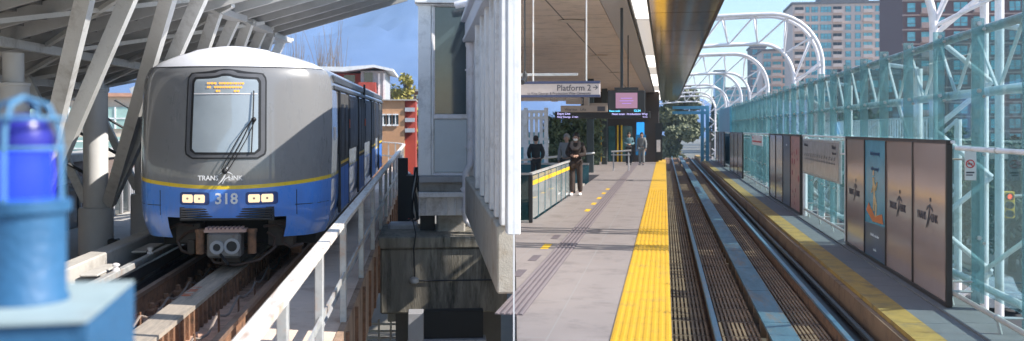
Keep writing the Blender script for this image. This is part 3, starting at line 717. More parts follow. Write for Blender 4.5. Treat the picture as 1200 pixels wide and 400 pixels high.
# ribbed wall running back to it
UWL = .885
ww = thing('ribbed_white_wall', 'white vertically ribbed cladding wall on a concrete ledge', 'wall', 'L', (UWL,14,-1.84))
v0 = VU('L', UWL, 600.5)
m = MB(); m.box((UWL,v0,-1.13), (UWL+.04,BV-.02,1.52)); part('cladding', m, WHITE, ww)
m = MB()
for px in (559,565,570.5,576.3,582.3,589,596.5):
    vv = VU('L', UWL-.1, px); m.bbox((UWL-.13,vv-.13,-1.12), (UWL,vv+.10,1.45), .012)
part('rib', m, WHITE, ww)
m = MB(); m.bbox((UWL-.20,v0,1.42), (UWL+.03,BV-.05,1.50), .01); m.bbox((UWL-.16,v0,1.50), (UWL+.03,BV-.05,1.78), .01); m.bbox((UWL-.24,v0,1.78), (UWL+.03,BV-.3,1.86), .01); part('eaves_beam', m, mat('eaves_white', (.62,.63,.68), .4, var=.05), ww)
m = MB(); vv = v0
while vv < BV-.3: m.bbox((UWL-.16,vv+.004,-1.84), (UWL+.03,min(BV-.3,vv+.796),-1.13), .02); vv += .8
part('ledge', m, mat('ledge_concrete', (.50,.45,.38), .85, var=.12, bump=.3, dirt=(.36,.28,.2), dscale=2), ww)
# stained cross beam and what is under it
cb = thing('crosshead_beam', 'dark stained concrete beam with pale streaks under white building', 'beam', 'L', (0,BV,-3.8))
a, b = q(438,277,BV-.35), q(600,364,BV-.35)
ub = UWL-.05
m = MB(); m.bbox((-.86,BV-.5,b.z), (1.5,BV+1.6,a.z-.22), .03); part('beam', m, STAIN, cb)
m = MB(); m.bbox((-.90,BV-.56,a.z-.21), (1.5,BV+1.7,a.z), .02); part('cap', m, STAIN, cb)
m = MB(); y = (a.z+b.z)/2-.1; m.path([(-.3,BV-.53,y),(1.45,BV-.53,y)], .014, 6); m.path([(-.22,BV-.54,y),(-.24,BV-.56,y+.6),(-.2,BV-.58,a.z+.05),(-.26,BV-.3,a.z+.3)], .013, 6); part('conduit', m, BLK, cb)
m = MB(); m.lathe((-.23,BV-.56,y-.05), [(.05,0),(.085,.03),(.085,.1),(.04,.13)], 12); part('junction_box', m, GALV, cb)
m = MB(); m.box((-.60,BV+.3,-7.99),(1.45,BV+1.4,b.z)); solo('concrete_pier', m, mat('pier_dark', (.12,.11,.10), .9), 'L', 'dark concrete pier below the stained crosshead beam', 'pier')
lb = thing('lower_opening', 'grey framed opening with its darkness painted on a panel below the stained beam', 'opening', 'L', (.3,17.6,-4.6))
m = MB(); a, b = P('L',497,366,v=17.0), P('L',606,396,v=17.0); m.box((a.x,17.05,b.z), (1.0,17.3,a.z)); part('dark_panel', m, DARK, lb)  # solid near-black panel, the shade of the opening painted on
m = MB(); m.bbox((a.x-.08,16.9,b.z-.06), (1.05,17.3,b.z), .01); m.bbox((a.x-.28,16.9,b.z-.06), (a.x-.01,17.3,a.z), .01); m.box((a.x-.3,16.9,b.z-3),(1.05,17.3,b.z-.07)); part('frame', m, GREY, lb)
lw = thing('lower_stair_rail', 'grey bar railing with pale box in the shadow below the beam', 'railing', 'L', (-.5,20,-8))
m = MB()
for y in (380,388,396): a, b = P('L',428,y,v=20.5), P('L',492,y,v=20.5); m.bar(a, b, .03, .04)
for x in (430,444,458,472,488): a, b = P('L',x,374,v=20.5), P('L',x,450,v=20.5); m.bar(a, b, .04, .04)
part('bars', m, GALV, lw)
a, b = P('L',454,366,v=20.3), P('L',488,377,v=20.3); m = MB(); m.bbox((a.x,20.3,b.z),(b.x,20.7,a.z),.02); part('light_box', m, CONCL, lw)
m = MB()
for x in (481,488): m.bar(P('L',x+2,364,v=20.1), P('L',x-5,460,v=20.1), .035, .05)
for k in range(9): m.bar(P('L',483-k*.8,368+k*9,v=20.1), P('L',490-k*.8,368+k*9,v=20.1), .03, .03)
t = solo('red_ladder', m, mat('red_paint', (.40,.03,.03), .5), 'L', 'red ladder leaning below the stained beam', 'ladder')
# cables and bracket between handrail and building
cbm = thing('cable_bundle', 'loops of pale cables and dark bracket beside the white building', 'cables', 'L', (-.4,19.5,-2.2))
for k in range(5):
    m = MB(); m.path([P('L',486+k*.8,y,v=19.8+.05*k)+Vector((.05*math.sin(y*.07+k),0,0)) for y in range(196,262,6)]+[P('L',470-k,262+2*k,v=19.8), P('L',455,268,v=19.7)], .022, 6); part('cable', m, GALV if k%2 else BLK, cbm)
m = MB(); a, b = P('L',476,206,v=20.5), P('L',492,256,v=20.5); m.box((a.x,20.5,b.z),(b.x,20.9,a.z)); a, b = P('L',458,172,v=21), P('L',478,262,v=21); m.box((a.x+.15,21,b.z-.5),(b.x,21.2,a.z-.25)); part('bracket', m, BLK, cbm)
m = MB(); a, b = P('L',455,262,v=19.3), P('L',490,276,v=19.3); m.bbox((a.x,19.3,b.z),(b.x,19.7,a.z),.04); part('box', m, GREY, cbm)

# ---- distant buildings behind the train
rb = thing('red_flat_roof_house', 'red and grey modern house with upswept white roof behind the train', 'building', 'L', (-5,75,-8))
D = 75
r = lambda x, y, v=D: P('L', x, y, v=v)
WROOF = mat('white_roof', (.75,.75,.76), .5); REDW = mat('red_render', (.40,.06,.04), .7); ORG = mat('orange_brick', (.52,.28,.15), .8, var=.1); GRW = mat('grey_clad', (.42,.43,.46), .6)
a, b = r(372,86), r(432,140); m = MB(); m.box((a.x,D,-8), (b.x,D+10,a.z)); part('wall', m, REDW, rb)
a, b = r(424,84), r(452,140); m = MB(); m.box((a.x,D-1.2,-8), (b.x,D+9,a.z)); part('wall', m, GRW, rb)
m = MB(); m.prism([r(372,78,D-2.2), r(402,78.5,D-2.2), r(438,76,D-2.2), r(461,81,D-2.2), r(461,84,D-2.2), r(438,79,D-2.2), r(402,84,D-2.2), r(372,83,D-2.2)], (0,12,0)); part('roof', m, WROOF, rb)
for x0, x1, y0, y1 in ((403,416,88,97),(428,438,86,97)):
    a, b = r(x0,y0,D-.02), r(x1,y1,D-.02); m = MB(); m.box((a.x,D-(1.3 if x0>420 else .06),b.z), (b.x,D-(1.2 if x0>420 else 0),a.z)); d = part('window', m, DGLASS, rb)
a, b = r(421,97,D-1.6), r(441,115,D-1.6); m = MB(); m.box((a.x,D-2.6,b.z-1), (b.x,D-1.22,a.z)); part('balcony', m, REDW, rb)
for x in (443,449): a, b = r(x,86,D-1.3), r(x+2.5,118,D-1.3); m = MB(); m.box((a.x,D-1.35,b.z), (b.x,D-1.21,a.z)); part('shutter', m, WHITE, rb)
ob = thing('orange_brick_block', 'orange brick block with a band of windows behind the curved railing', 'building', 'L', (-4,62,-8)); D2 = 62
a, b = r(430,118,D2), r(474,160,D2); m = MB(); m.box((a.x,D2,-8), (b.x,D2+9,a.z)); part('wall', m, ORG, ob)
a, b = r(474.2,118,D2), r(487,160,D2); m = MB(); m.box((a.x,D2+1,-8), (b.x,D2+9,a.z)); part('wall', m, REDW, ob)
m = MB(); a, b = r(429,116.5,D2), r(488,118,D2); m.box((a.x,D2-.2,b.z),(b.x,D2+9.2,a.z)); part('parapet', m, CONCL, ob)
for x0, x1 in ((446,452),(453,459),(460,467)):
    a, b = r(x0,135,D2), r(x1,146,D2); m = MB(); m.box((a.x,D2-.03,b.z), (b.x,D2+.1,a.z)); d = part('window', m, DGLASS, ob)
    m = MB(); m.box((a.x,D2-.12,b.z-.1),(b.x,D2-.035,b.z)); m.box((a.x,D2-.12,a.z),(b.x,D2-.035,a.z+.08)); m.box(((a.x+b.x)/2-.03,D2-.06,b.z),((a.x+b.x)/2+.03,D2-.031,a.z)); part('frame', m, WHITE, d)
for y0, y1 in ((125,131),(137,143),(149,155)): a, b = r(475,y0,D2+1), r(486,y1,D2+1); m = MB(); m.box((a.x,D2-.1,b.z),(b.x,D2+.95,b.z+.25)); part('balcony', m, GRW, ob)
br = thing('brown_row_block', 'brown row building with small windows beyond the autumn tree', 'building', 'L', (-4,110,-8)); D3 = 110
a, b = r(446,107,D3), r(500,150,D3); m = MB(); m.box((a.x,D3,-8), (b.x,D3+10,a.z)); part('wall', m, mat('brown_brick', (.22,.10,.07), .8), br)
m = MB(); a2 = r(445,104.5,D3); m.box((a2.x,D3-.5,a.z),(b.x,D3+10,a2.z)); part('roof', m, CONC, br)
for x in (449,459,469,480,488):
    for y in (111,122,133): a, b = r(x,y,D3), r(x+5,y+5,D3); m = MB(); m.box((a.x,D3-.06,b.z),(b.x,D3+.1,a.z)); part('window', m, mat('pane_light', (.45,.5,.52), .2) if 'pane_light' not in bpy.data.materials else bpy.data.materials['pane_light'], br)
p = r(473,150,90); tree('yellow autumn tree behind the orange brick block', 'L', (p.x,90,-8), 12.3, 1.9, LEAFY, 1300, .22, 4, name='autumn_tree', low=.5)
p = r(482,150,88); tree('dark green shrub tree beside the yellow autumn tree', 'L', (p.x,88,-8), 9.6, 1.5, LEAF, 900, .2, 5, low=.5)
p = r(486,150,70); tree('yellow green tree at the white building corner', 'L', (p.x,70,-8), 8.3, 1.1, LEAFY, 900, .15, 15, low=.3, name='autumn_tree')
p = r(384,100,95); tree('bare leafless tree above the red house roof', 'L', (p.x,95,-8), 12.4, 2.0, None, 0, .2, 6, name='bare_tree', low=.5, trunk_m=TWIG)
p = r(356,100,99); tree('bare leafless tree above the train roof', 'L', (p.x-1,99,-8), 11.8, 1.8, None, 0, .2, 16, name='bare_tree', low=.5, trunk_m=TWIG)

# ---- blue lantern in the foreground
BLUE = mat('lantern_blue', (.03,.12,.25), .5, .0, var=.12, scale=30, bump=.2)
ln = thing('blue_lantern', 'blue lantern with glowing dome in wire guard on blue box', 'lantern', 'W', (-.905,1.78,-.315))
m = MB(); c = (-.905,1.78,-.32); m.lathe(c, [(.078,0),(.078,.012),(.073,.02),(.073,.165),(.082,.17),(.082,.19),(.06,.195)], 32); part('housing', m, BLUE, ln)
m = MB(); m.lathe((-.905,1.78,-.125), [(.050,0),(.052,.04),(.048,.085)], 24); part('lit_glass', m, glow('blue_glow', (.015,.04,1.0), 1.3), ln)
m = MB(); m.lathe((-.905,1.78,-.042), [(.052,0),(.054,.012),(.054,.03),(.044,.055),(.02,.07)], 24); part('cap', m, mat('cap_blue', (.03,.03,.30), .3), ln)
m = MB()
for k in range(4):
    a = R(45+90*k+45); pts = [(-.905+rr*math.cos(a), 1.78+rr*math.sin(a), z) for rr, z in ((.070,-.13),(.070,-.06),(.066,.0),(.045,.045),(0,.06))]; m.path(pts, .005, 6)
for z in (-.035,.02): m.path([(-.905+.068*math.cos(R(t)), 1.78+.068*math.sin(R(t)), z) for t in range(0,361,20)], .004, 5)
part('wire_guard', m, mat('guard_blue', (.10,.25,.42), .4), ln)
m = MB(); fc = Vector((-.708,1.6,0)); bc = Vector((-.795,2.02,0)); dx = (fc-bc).normalized(); lx = Vector((dx.y, -dx.x, 0))
if lx.x > 0: lx = -lx
fl, bl = fc+lx*.55, bc+lx*.55
poly = [Vector((p.x,p.y,-2.39)) for p in (fl,fc,bc,bl)]; m.prism(poly, (0,0,2.07))
bx = thing('blue_box', 'weathered blue steel box carrying the lantern', 'box', 'W', (fc.x,fc.y,-2.39)); part('cabinet', m, BLUE, bx)
m = MB(); e = .006; m.prism([Vector((p.x,p.y,-.3195)) for p in (fl-dx*-.01,fc-dx*-.008,bc,bl)], (0,0,.004)); part('lid', m, mat('lid_blue', (.34,.42,.42), .6, var=.15, scale=12, dirt=(.30,.32,.30), dscale=8), bx)
m = MB(); m.box((-3.5,.3,-2.6),(-.05,2.45,-2.39)); solo('viewing_platform', m, CONC, 'W', 'concrete platform end below the blue lantern box', 'platform')
m = MB(); m.box((-2.4,.9,-7.99),(-1.2,1.9,-2.6)); solo('platform_pier', m, CONC, 'W', 'concrete pier holding the platform end', 'pier')
for v in (8, 30):
    m = MB(); m.box((-4.2,v,-7.99),(-1.9,v+1.2,-3.36)); solo('guideway_pier', m, CONC, 'L', 'concrete pier under the guideway near the '+('front of the train' if v == 8 else 'rear of the train'), 'pier')
# slim white strip added for the seam between the two views, no real post
m = MB(); m.box((-.005,8.35,-7.99),(.008,8.42,2.6)); solo('seam_strip', m, mat('divider_white', (.85,.85,.87), .5), 'W', 'slim full height white strip added as seam between left track and right platform', 'post')
# @@RIGHT@@
# ================================================================== RIGHT HALF: PLATFORM, TRACK, GLASS WALL
PF, TR, HC, WK = -1.87, -2.40, 2.2, -2.30          # platform, top of rail, canopy ceiling, far walkway (below / above the eye)
cR, sR = math.cos(-YR), math.sin(-YR)
def UL(v, off=.03): return (off - v*sR)/cR          # left limit of the platform (the divider line)
def at(px, py, **k): return P('R', px, py, **k)
TILE = grid_mat('platform_tile', (.262,.225,.212), (.27,.25,.24), 1.04, 1.9, .014, .6, .06)
m = MB(); m.prism([(UL(8.1),8.1,PF-.45),(.06,8.1,PF-.45),(.06,60,PF-.45),(UL(60),60,PF-.45),(UL(40),40,PF-.45),(-2.66,40,PF-.45),(-2.66,19.15,PF-.45),(UL(19.15),19.15,PF-.45)], (0,0,.45))
solo('platform_floor', m, TILE, 'R', kind='structure', base=(0,12.4,PF), smooth=0)
m = MB(); m.quad((UL(19.2),19.2,-4.9),(-2.7,19.2,-4.9),(-2.7,40,-4.9),(UL(40),40,-4.9)); solo('stairwell_floor', m, CONC, 'R', kind='structure')
# yellow tactile strip with studs
YT = mat('tactile_yellow', (.62,.36,.015), .6, var=.07, scale=6, dirt=(.40,.25,.05), dscale=3)
t = thing('tactile_edge_strip', 'yellow studded tactile strip along the platform edge', 'tactile strip', 'R', (-.2,8,PF))
m = MB(); v = 8.1
while v < 60: m.box((-.475,v+.004,PF+.001),(.062,v+.606,PF+.012)); v += .61
part('tile', m, YT, t)
m = MB(); v = 8.14
while v < 30:
    for k in range(8):
        u = -.445+k*.0675; h = .013
        m.add([(u-.02,v-.02,PF+.012),(u+.02,v-.02,PF+.012),(u+.02,v+.02,PF+.012),(u-.02,v+.02,PF+.012),(u-.011,v-.011,PF+.012+h),(u+.011,v-.011,PF+.012+h),(u+.011,v+.011,PF+.012+h),(u-.011,v+.011,PF+.012+h)],[(4,5,6,7),(0,1,5,4),(1,2,6,5),(2,3,7,6),(3,0,4,7)])
    v += .0763
part('stud', m, YT, t)['kind'] = 'stuff'
t = thing('guidance_strip', 'dark grey ribbed guidance strip running up the platform floor', 'tactile strip', 'R', (-1.55,8,PF))
GD = mat('guide_grey', (.13,.105,.115), .6, var=.15)
m = MB(); m.box((-1.70,9.6,PF+.001),(-1.41,58,PF+.006)); part('base', m, GD, t)
m = MB()
for k in range(5): m.box((-1.695+k*.062,9.6,PF+.006),(-1.665+k*.062,58,PF+.016))
part('rib', m, mat('guide_rib', (.22,.185,.19), .55), t)
for i, (v, col) in enumerate(((11.0,'y'),(12.1,'g'),(13.6,'g'),(15.0,'y'),(16.4,'g'),(22,'y'),(24,'y'),(26,'y'),(28,'y'),(30,'y'))):
    m = MB(); u = -1.93 if v < 20 else -1.82; m.box((u,v,PF+.001),(u+.12,v+.62,PF+.005))
    solo('floor_mark', m, YP2 if False else (YELP if col == 'y' else GD), 'R', ('yellow' if col=='y' else 'grey')+' dash painted left of the guidance strip', 'floor marking', 'floor dashes beside the guidance strip')
m = MB(); m.box((-.02,8.1,-3.2),(.055,60,PF-.452)); solo('platform_edge_wall', m, CONC, 'R', 'dark concrete face under the platform edge', 'wall')
# track
m = MB(); m.box((-.02,7,-3.4),(3.9,95,-2.75)); solo('track_deck', m, mat('deck_tan', (.20,.13,.09), .85, var=.3, scale=3, dirt=(.2,.12,.07)), 'R', 'concrete deck of the right track under the dark grating', 'track slab')
GRT = mat('grating', (.30,.175,.10), .8, .0, var=.3, scale=3, dirt=(.09,.05,.035))
g0, g1, g2 = (.09,.53), (.72,1.16), (1.58,2.0)
def grating(lab, u0, u1, vend=88):
    t = thing('track_grating', lab, 'grating', 'R', ((u0+u1)/2,8,-2.62)); m = MB(); n = int((u1-u0)/.052)
    v = 7.6
    while v < vend:
        L = .88
        for k in range(n+1): u = u0+(u1-u0)*k/n; m.box((u-.014,v,-2.60),(u+.014,v+L,-2.565))
        m.box((u0,v-.03,-2.62),(u1,v+.0,-2.57)); m.box((u0,v+L/2-.012,-2.615),(u1,v+L/2+.012,-2.575))
        v += L+.05 if v < 40 else L+.05
    part('bars', m, GRT, t, smooth=0)
grating('dark slotted grating between yellow platform edge and left rail', *g0)
grating('dark slotted grating between left rail and pale centre plate', *g1)
grating('dark slotted grating between pale centre plate and right rail', *g2)
RBL = mat('rail_bluish', (.10,.20,.27), .42, .3, var=.15, scale=6, dirt=(.22,.2,.2))
for u, lab in ((.613,'shiny steel rail nearest the platform edge'),(2.10,'shiny steel rail nearest the advertising panels')):
    t = thing('running_rail', lab, 'rail', 'R', (u,7.6,-2.75), 'shiny rails of the right track')
    m = MB(); m.bbox((u-.036,7.6,TR-.045),(u+.036,88,TR),.008); part('rail_head', m, RBL, t)
    m = MB(); m.box((u-.012,7.6,TR-.30),(u+.012,88,TR-.045)); m.box((u-.075,7.6,TR-.35),(u+.075,88,TR-.29)); part('rail_web', m, RUST, t)
t = thing('reaction_plate', 'pale blue grey centre plate between the shiny rails', 'plate', 'R', (1.38,7.6,-2.7))
m = MB(); v = 7.6
while v < 88: m.box((1.215,v,TR-.04),(1.535,v+2.38,TR-.005)); v += 2.4
part('top_plate', m, mat('reaction_blue', (.11,.19,.24), .6, .1, scale=2.5, stretch=(3,.6,1), col2=(.07,.12,.15), dirt=(.20,.14,.11), dscale=1.6), t)
v = 7.7
while v < 60: m = MB(); m.box((1.25,v,-2.75),(1.50,v+.12,TR-.041)); part('support', m, GRT, t); v += .9
# far walkway
t = thing('far_walkway', 'grey slab walkway with yellow edge below the advertising panels', 'walkway', 'R', (3.2,7,-2.75))
m = MB(); v = 6.5
while v < 88: m.box((3.04,v,-2.75),(3.46,v+.92,WK)); m.box((3.465,v,-2.75),(4.0,v+.92,WK+.02)); v += .93
part('slab', m, mat('walk_slab', (.19,.18,.18), .8, var=.15, bump=.2, dirt=(.18,.17,.17)), t)
m = MB(); v = 6.5
while v < 88: m.box((2.70,v,-2.75),(3.035,v+.92,WK+.004)); v += .93
part('yellow_edge', m, mat('walk_yellow', (.44,.26,.06), .75, var=.2, scale=4, dirt=(.22,.15,.08), dscale=2.5), t)
m = MB(); m.box((2.62,6.5,-2.75),(2.69,88,WK-.05)); part('fascia', m, GRT, t)
m = MB(); m.tube((2.45,6.5,-2.55),(2.45,88,-2.55),.045,8); m.box((2.25,6.5,-2.7),(2.55,88,-2.62)); part('power_rail', m, BLK, t)
# transparent wall
GW = 3.95
TG = glass('wall_glass', (.78,.92,.935), .8, .10, (.30,.50,.54)); FIN = glass('fin_glass', (.62,.80,.81), .8, .30, (.34,.50,.52), .15)
gw = thing('glass_wall', 'teal tinted glass wall with frosted fins and white tubes behind the panels', 'glass wall', 'R', (GW,10,WK))
v = VU('R', GW, 1141) - 1.8*2; fins = []
while v < 76: fins.append(v); v += 1.8
def gtop(v): return 1.37
for i, v in enumerate(fins):
    if i: 
        m = MB(); m.box((GW+.16,fins[i-1]+.02,WK+.15),(GW+.172,v-.02,1.36)); part('pane', m, TG, gw)
    m = MB(); m.bbox((GW-.03,v-.012,WK+.05),(GW+.13,v+.012,1.44),.004); f = part('fin', m, FIN, gw)
    m = MB()
    for z in (-.25,.5,1.37,-1.4): m.disc((GW+.06,v-.013,z),.028,(1,0,0),(0,0,1),(0,-.03,0),10); m.disc((GW+.12,v-.013,z-.07),.02,(1,0,0),(0,0,1),(0,-.03,0),8)
    part('bolt', m, GALV, f)
m = MB(); m.tube((GW+.24,6.5,1.33),(GW+.24,76,1.33),.062,12); part('top_tube', m, GALV, gw)
m = MB(); m.tube((GW+.26,6.5,.50),(GW+.26,76,.50),.062,12); part('middle_tube', m, WSTEEL, gw)
m = MB(); m.tube((GW+.36,6.5,-2.15),(GW+.36,76,-2.15),.05,10); part('bottom_tube', m, WSTEEL, gw)
m = MB(); v = fins[0]+.3
for i in range(39): 
    a = fins[0]+i*1.8
    if a > 74: break
    m.tube((GW+.3,a,.5),(GW+.3,a+.9,1.33),.026,6); m.tube((GW+.3,a+.9,1.33),(GW+.3,a+1.8,.5),.026,6)
part('lattice', m, WSTEEL, gw)
# low lattice and posts outside the wall
for i in range(8):
    v = 12.9+i*7.2
    t = thing('lattice_post', 'white tubular lattice post outside the glass, '+['first from the right picture edge','second from the right picture edge','behind the two logo panels','behind the route map','between route map and orange poster','behind the narrow panel group','far along the wall','farthest along the wall'][i], 'post', 'R', (5.0,v,-8), 'white lattice posts outside the glass wall')
    m = MB(); m.tube((4.95,v,-7.99),(4.95,v,1.2),.09,12); m.tube((5.7,v,-7.99),(5.7,v,.2),.07,10); part('upright', m, WSTEEL, t)
    m = MB(); z = -4.0; k = 0
    while z < 0: m.tube((4.95 if k%2 else 5.7,v,z),(5.7 if k%2 else 4.95,v,z+.7),.035,8); z += .7; k += 1
    m.tube((4.95,v,.5),(GW+.4,v+.4,.5),.04,8); m.tube((4.95,v,1.2),(GW+.36,v+.3,1.33),.04,8); m.tube((4.95,v,-.8),(GW+.3,v-1.4,.5),.035,8); m.tube((4.95,v,-1.0),(GW+.38,v+1.6,-2.1),.035,8)
    part('brace', m, WSTEEL, t)
# handrails
t = thing('wall_handrail', 'white round handrail on brackets in front of the glass', 'handrail', 'R', (3.72,7,-.3))
vE = VU('R', 3.57, 1110)
m = MB(); m.tube((3.66,6.5,-.235),(3.66,vE-.1,-.235),.03,10); m.tube((3.62,vE-.1,-.16),(3.62,75,-.16),.022,8); part('upper_tube', m, WSTEEL, t)
m = MB(); m.tube((3.66,6.5,-2.10),(3.66,75,-2.10),.032,10); part('lower_tube', m, mat('tube_tan', (.55,.48,.42), .4, .2), t)
for v in fins:
    m = MB(); m.tube((3.66,v,-.235),(GW-.02,v,-.235),.018,6); m.tube((3.66,v,-2.1),(GW-.02,v,-2.1),.018,6); m.tube((3.66,v,-2.1),(3.70,v,WK+.02),.02,6); m.ball((3.66,v,-.235),.04,8,6); m.ball((3.66,v,-2.1),.042,8,6); part('bracket', m, GALV, t)
# panels
PFR = mat('panel_frame', (.045,.032,.028), .4, .2)
PGL = mat('panel_silver', (.50,.36,.32), .13, .2, var=.04, scale=.7, spec=.8, bump=.22, bscale=1.6, stretch=(1,1,1))
PBL = mat('poster_blue', (.10,.36,.52), .22, var=.1, spec=.7); PDK = mat('poster_dark', (.10,.12,.18), .3, var=.3, scale=2); PPK = mat('poster_pink', (.55,.26,.22), .3, var=.35, scale=5)
INK = mat('ink', (.06,.055,.07), .5); UP = 3.57; WT, WB = -.185, -2.27
DX, DY = Vector((0,-1,0)), Vector((0,0,1))
def panel_set(lab, bounds, kinds, wt=WT, wb=WB):
    vs = [VU('R', UP, x) for x in bounds]
    t = thing('advertising_panel', lab, 'panel', 'R', (UP,(vs[0]+vs[-1])/2,wb), 'panels standing along the far walkway')
    m = MB(); f = .045
    for v in vs: m.bbox((UP-.02,v-f/2,wb),(UP+.06,v+f/2,wt),.008)
    m.box((UP-.02,vs[-1]-f/2,wt+.001),(UP+.06,vs[0]+f/2,wt+.05)); m.box((UP-.02,vs[-1],wb-.0),(UP+.06,vs[0],wb+.05)); part('frame', m, PFR, t)
    for v in (vs[0]-.2, vs[-1]+.2):
        m = MB(); m.tube((UP+.04,v,wt-.2),(GW-.02,v,wt-.2),.015,6); m.tube((UP+.04,v,wb+.3),(GW-.02,v,wb+.3),.015,6); part('mount', m, GALV, t)
    for i, k in enumerate(kinds):
        a, b = vs[i+1]+f/2+.002, vs[i]-f/2-.002; c = (a+b)/2; W = b-a
        m = MB(); m.box((UP,a,wb+.052),(UP+.03,b,wt)); p = part('sheet', m, {'s':PGL,'b':PBL,'d':PDK,'p':PPK}[k[0]], t)
        o = Vector((UP-.003, c, (wt+wb)/2))
        if k == 'sl':
            m = MB(); logo(m, Vector((UP-.004,c,wb+1.02)), DX, DY, min(.46, W*.33), 0); part('operator_logo', m, INK, p)
        if k == 'bp':
            m = MB(); m.text('Finding humanity', (UP-.004,c,wt-.26), DX, DY, .115, 'CENTER'); m.text('in this carriage?', (UP-.004,c,wt-.52), DX, DY, .10, 'CENTER'); part('lettering', m, mat('poster_ink', (.04,.10,.2), .5), p)
            m = MB(); z0 = wb+.82
            m.prism([(UP-.002,b-.002,wb+.06),(UP-.002,a+.002,wb+.06),(UP-.002,a+.002,wb+.66),(UP-.002,b-.002,wb+.62)], (-.001,0,0)); part('dark_band', m, PDK, p)
            m = MB(); m.prism([(UP-.005,c+W*.42,z0+.02),(UP-.005,c+W*.1,z0-.14),(UP-.005,c-W*.40,z0-.12),(UP-.005,c-W*.34,z0+.04),(UP-.005,c,z0-.04),(UP-.005,c+W*.3,z0+.16)], (-.003,0,0)); part('orange_boat', m, mat('poster_orange', (.75,.20,.04), .4), p)
            m = MB(); X = UP-.006
            m.path([(X,c+.05,z0+.05),(X,c+.0,z0+.35),(X,c+.08,z0+.62)], .022, 6); m.disc((X,c+.09,z0+.70), .05, DX, DY, (-.003,0,0), 12); m.path([(X,c+.06,z0+.55),(X,c-.1,z0+.42),(X,c-.2,z0+.55)], .016, 6); m.path([(X,c+.02,z0+.32),(X,c-.14,z0+.16),(X,c-.1,z0-.04)], .018, 6); m.path([(X,c+.06,z0+.5),(X,c+.22,z0+.36)], .014, 6)
            part('paddler_drawing', m, mat('poster_yellow', (.75,.50,.25), .5), p)
            m = MB(); m.text('be kind to each other', (UP-.006,c,wb+.42), DX, DY, .075, 'CENTER'); m.text('translink', (UP-.006,c,wb+.18), DX, DY, .07, 'CENTER'); part('lettering', m, DW, p)
        if k == 'pp':
            m = MB(); rg2 = random.Random(5)
            for q_ in range(12): m.disc((UP-.004, c+rg2.uniform(-.35,.35)*W, rg2.uniform(wb+.2,wt-.3)), rg2.uniform(.03,.1), DX, DY, (-.001-.0004*q_,0,0), 9)
            part('poster_pattern', m, mat('poster_red', (.45,.06,.10), .5), p)
        if k == 'dp':
            m = MB(); m.text('news', (UP-.004,c,wt-.3), DX, DY, .12, 'CENTER'); part('lettering', m, DW, p)
    return t
panel_set('nearest panel group with logo sheets and blue poster', (992,1013.5,1038.5,1070,1110), ('sl','bp','sl','sl'))
panel_set('panel group with pink patterned sheet left of the map', (902,909,917.5,926.5,938), ('s','s','dp','pp'))
panel_set('three narrow brown framed panels beyond the pink sheet', (855.5,860,864.5,870), ('s','s','s'))
panel_set('narrow dark framed panels far down the track', (839,842,845,848.5), ('s','s','s'))
panel_set('farthest dark framed panels by the blue portal', (828.5,830.5,833), ('s','s'))
# map board
va, vb = VU('R',UP,941), VU('R',UP,984)
t = thing('map_board', 'landscape route map board on white posts between panel groups', 'board', 'R', (UP,(va+vb)/2,WK))
m = MB(); m.bbox((UP-.01,vb,-1.13),(UP+.05,va,-.235),.01); part('frame', m, GALV, t)
m = MB(); m.box((UP-.016,vb+.06,-1.08),(UP-.011,va-.06,-.28)); sh = part('sheet', m, mat('map_sheet', (.46,.42,.42), .2, spec=.7), t)
m = MB(); m.text('To Waterfront', (UP-.02,va-.3,-.42), DX, DY, .11); m.text('Platform 1', (UP-.02,vb+.3,-.42), DX, DY, .13, 'RIGHT'); m.text('SkyTrain network', (UP-.02,vb+.3,-.53), DX, DY, .07, 'RIGHT')
for k in range(14): v = va-.5-k*(va-vb-1)/13; m.box((UP-.02,v-.02,-.76),(UP-.017,v+.02,-.70)); m.text('station', (UP-.02,v+.05,-.68), Vector((0,-.8,.6)), Vector((0,.6,.8)), .05)
m.box((UP-.019,vb+.5,-.74),(UP-.017,va-.5,-.725)); part('route_map', m, INK, sh)
m = MB()
for v in (va+.35, vb-.30): m.tube((UP+.10,v,WK),(UP+.10,v,-.16),.06,10); m.tube((UP+.10,v,-.5),(UP+.02,va if v > va else vb,-.5),.02,6)
part('post', m, WSTEEL, t)
# small white sign by the narrow panels
a_, b_ = VU('R',UP,893), VU('R',UP,881)
m = MB(); m.bbox((UP,a_,-.62),(UP+.03,b_,-.22),.005); t = solo('small_sign', m, WSTEEL, 'R', 'small white notice with red mark above the white handrail', 'sign'); BASE[t.name] = BASE[t.name]
m = MB(); m.box((UP-.004,a_+.2,-.5),(UP-.001,b_-.2,-.44)); m.text('No entry', (UP-.004,b_-.3,-.36), DX, DY, .12); part('lettering', m, mat('sign_red', (.6,.04,.04), .5), t)
# no smoking sign
vs_ = VU('R', 3.85, 1137)
t = thing('no_smoking_sign', 'white no smoking sign with red ring fixed to a glass fin', 'sign', 'R', (3.85,vs_,-.6))
c = at(1137, 195, v=vs_); m = MB(); m.bbox((c.x-.065,vs_,c.z-.18),(c.x+.075,vs_+.012,c.z+.20),.004); part('plate', m, mat('sign_white', (.70,.66,.64), .4), t)
m = MB(); cc = Vector((c.x,vs_-.001,c.z+.03)); m.ring(cc, .042, .055, (1,0,0), (0,0,1), (0,-.003,0)); m.bar(cc+Vector((-.035,-.004,.035)), cc+Vector((.035,-.004,-.035)), .004, .012); part('red_ring', m, bpy.data.materials['sign_red'], t)
m = MB(); m.box((cc.x-.035,vs_-.002,cc.z-.008),(cc.x+.025,vs_-.0005,cc.z+.006)); m.box((cc.x-.05,vs_-.002,cc.z-.12),(cc.x+.05,vs_-.0005,cc.z-.10)); m.box((cc.x-.05,vs_-.002,cc.z-.15),(cc.x+.03,vs_-.0005,cc.z-.135)); part('cigarette', m, INK, t)

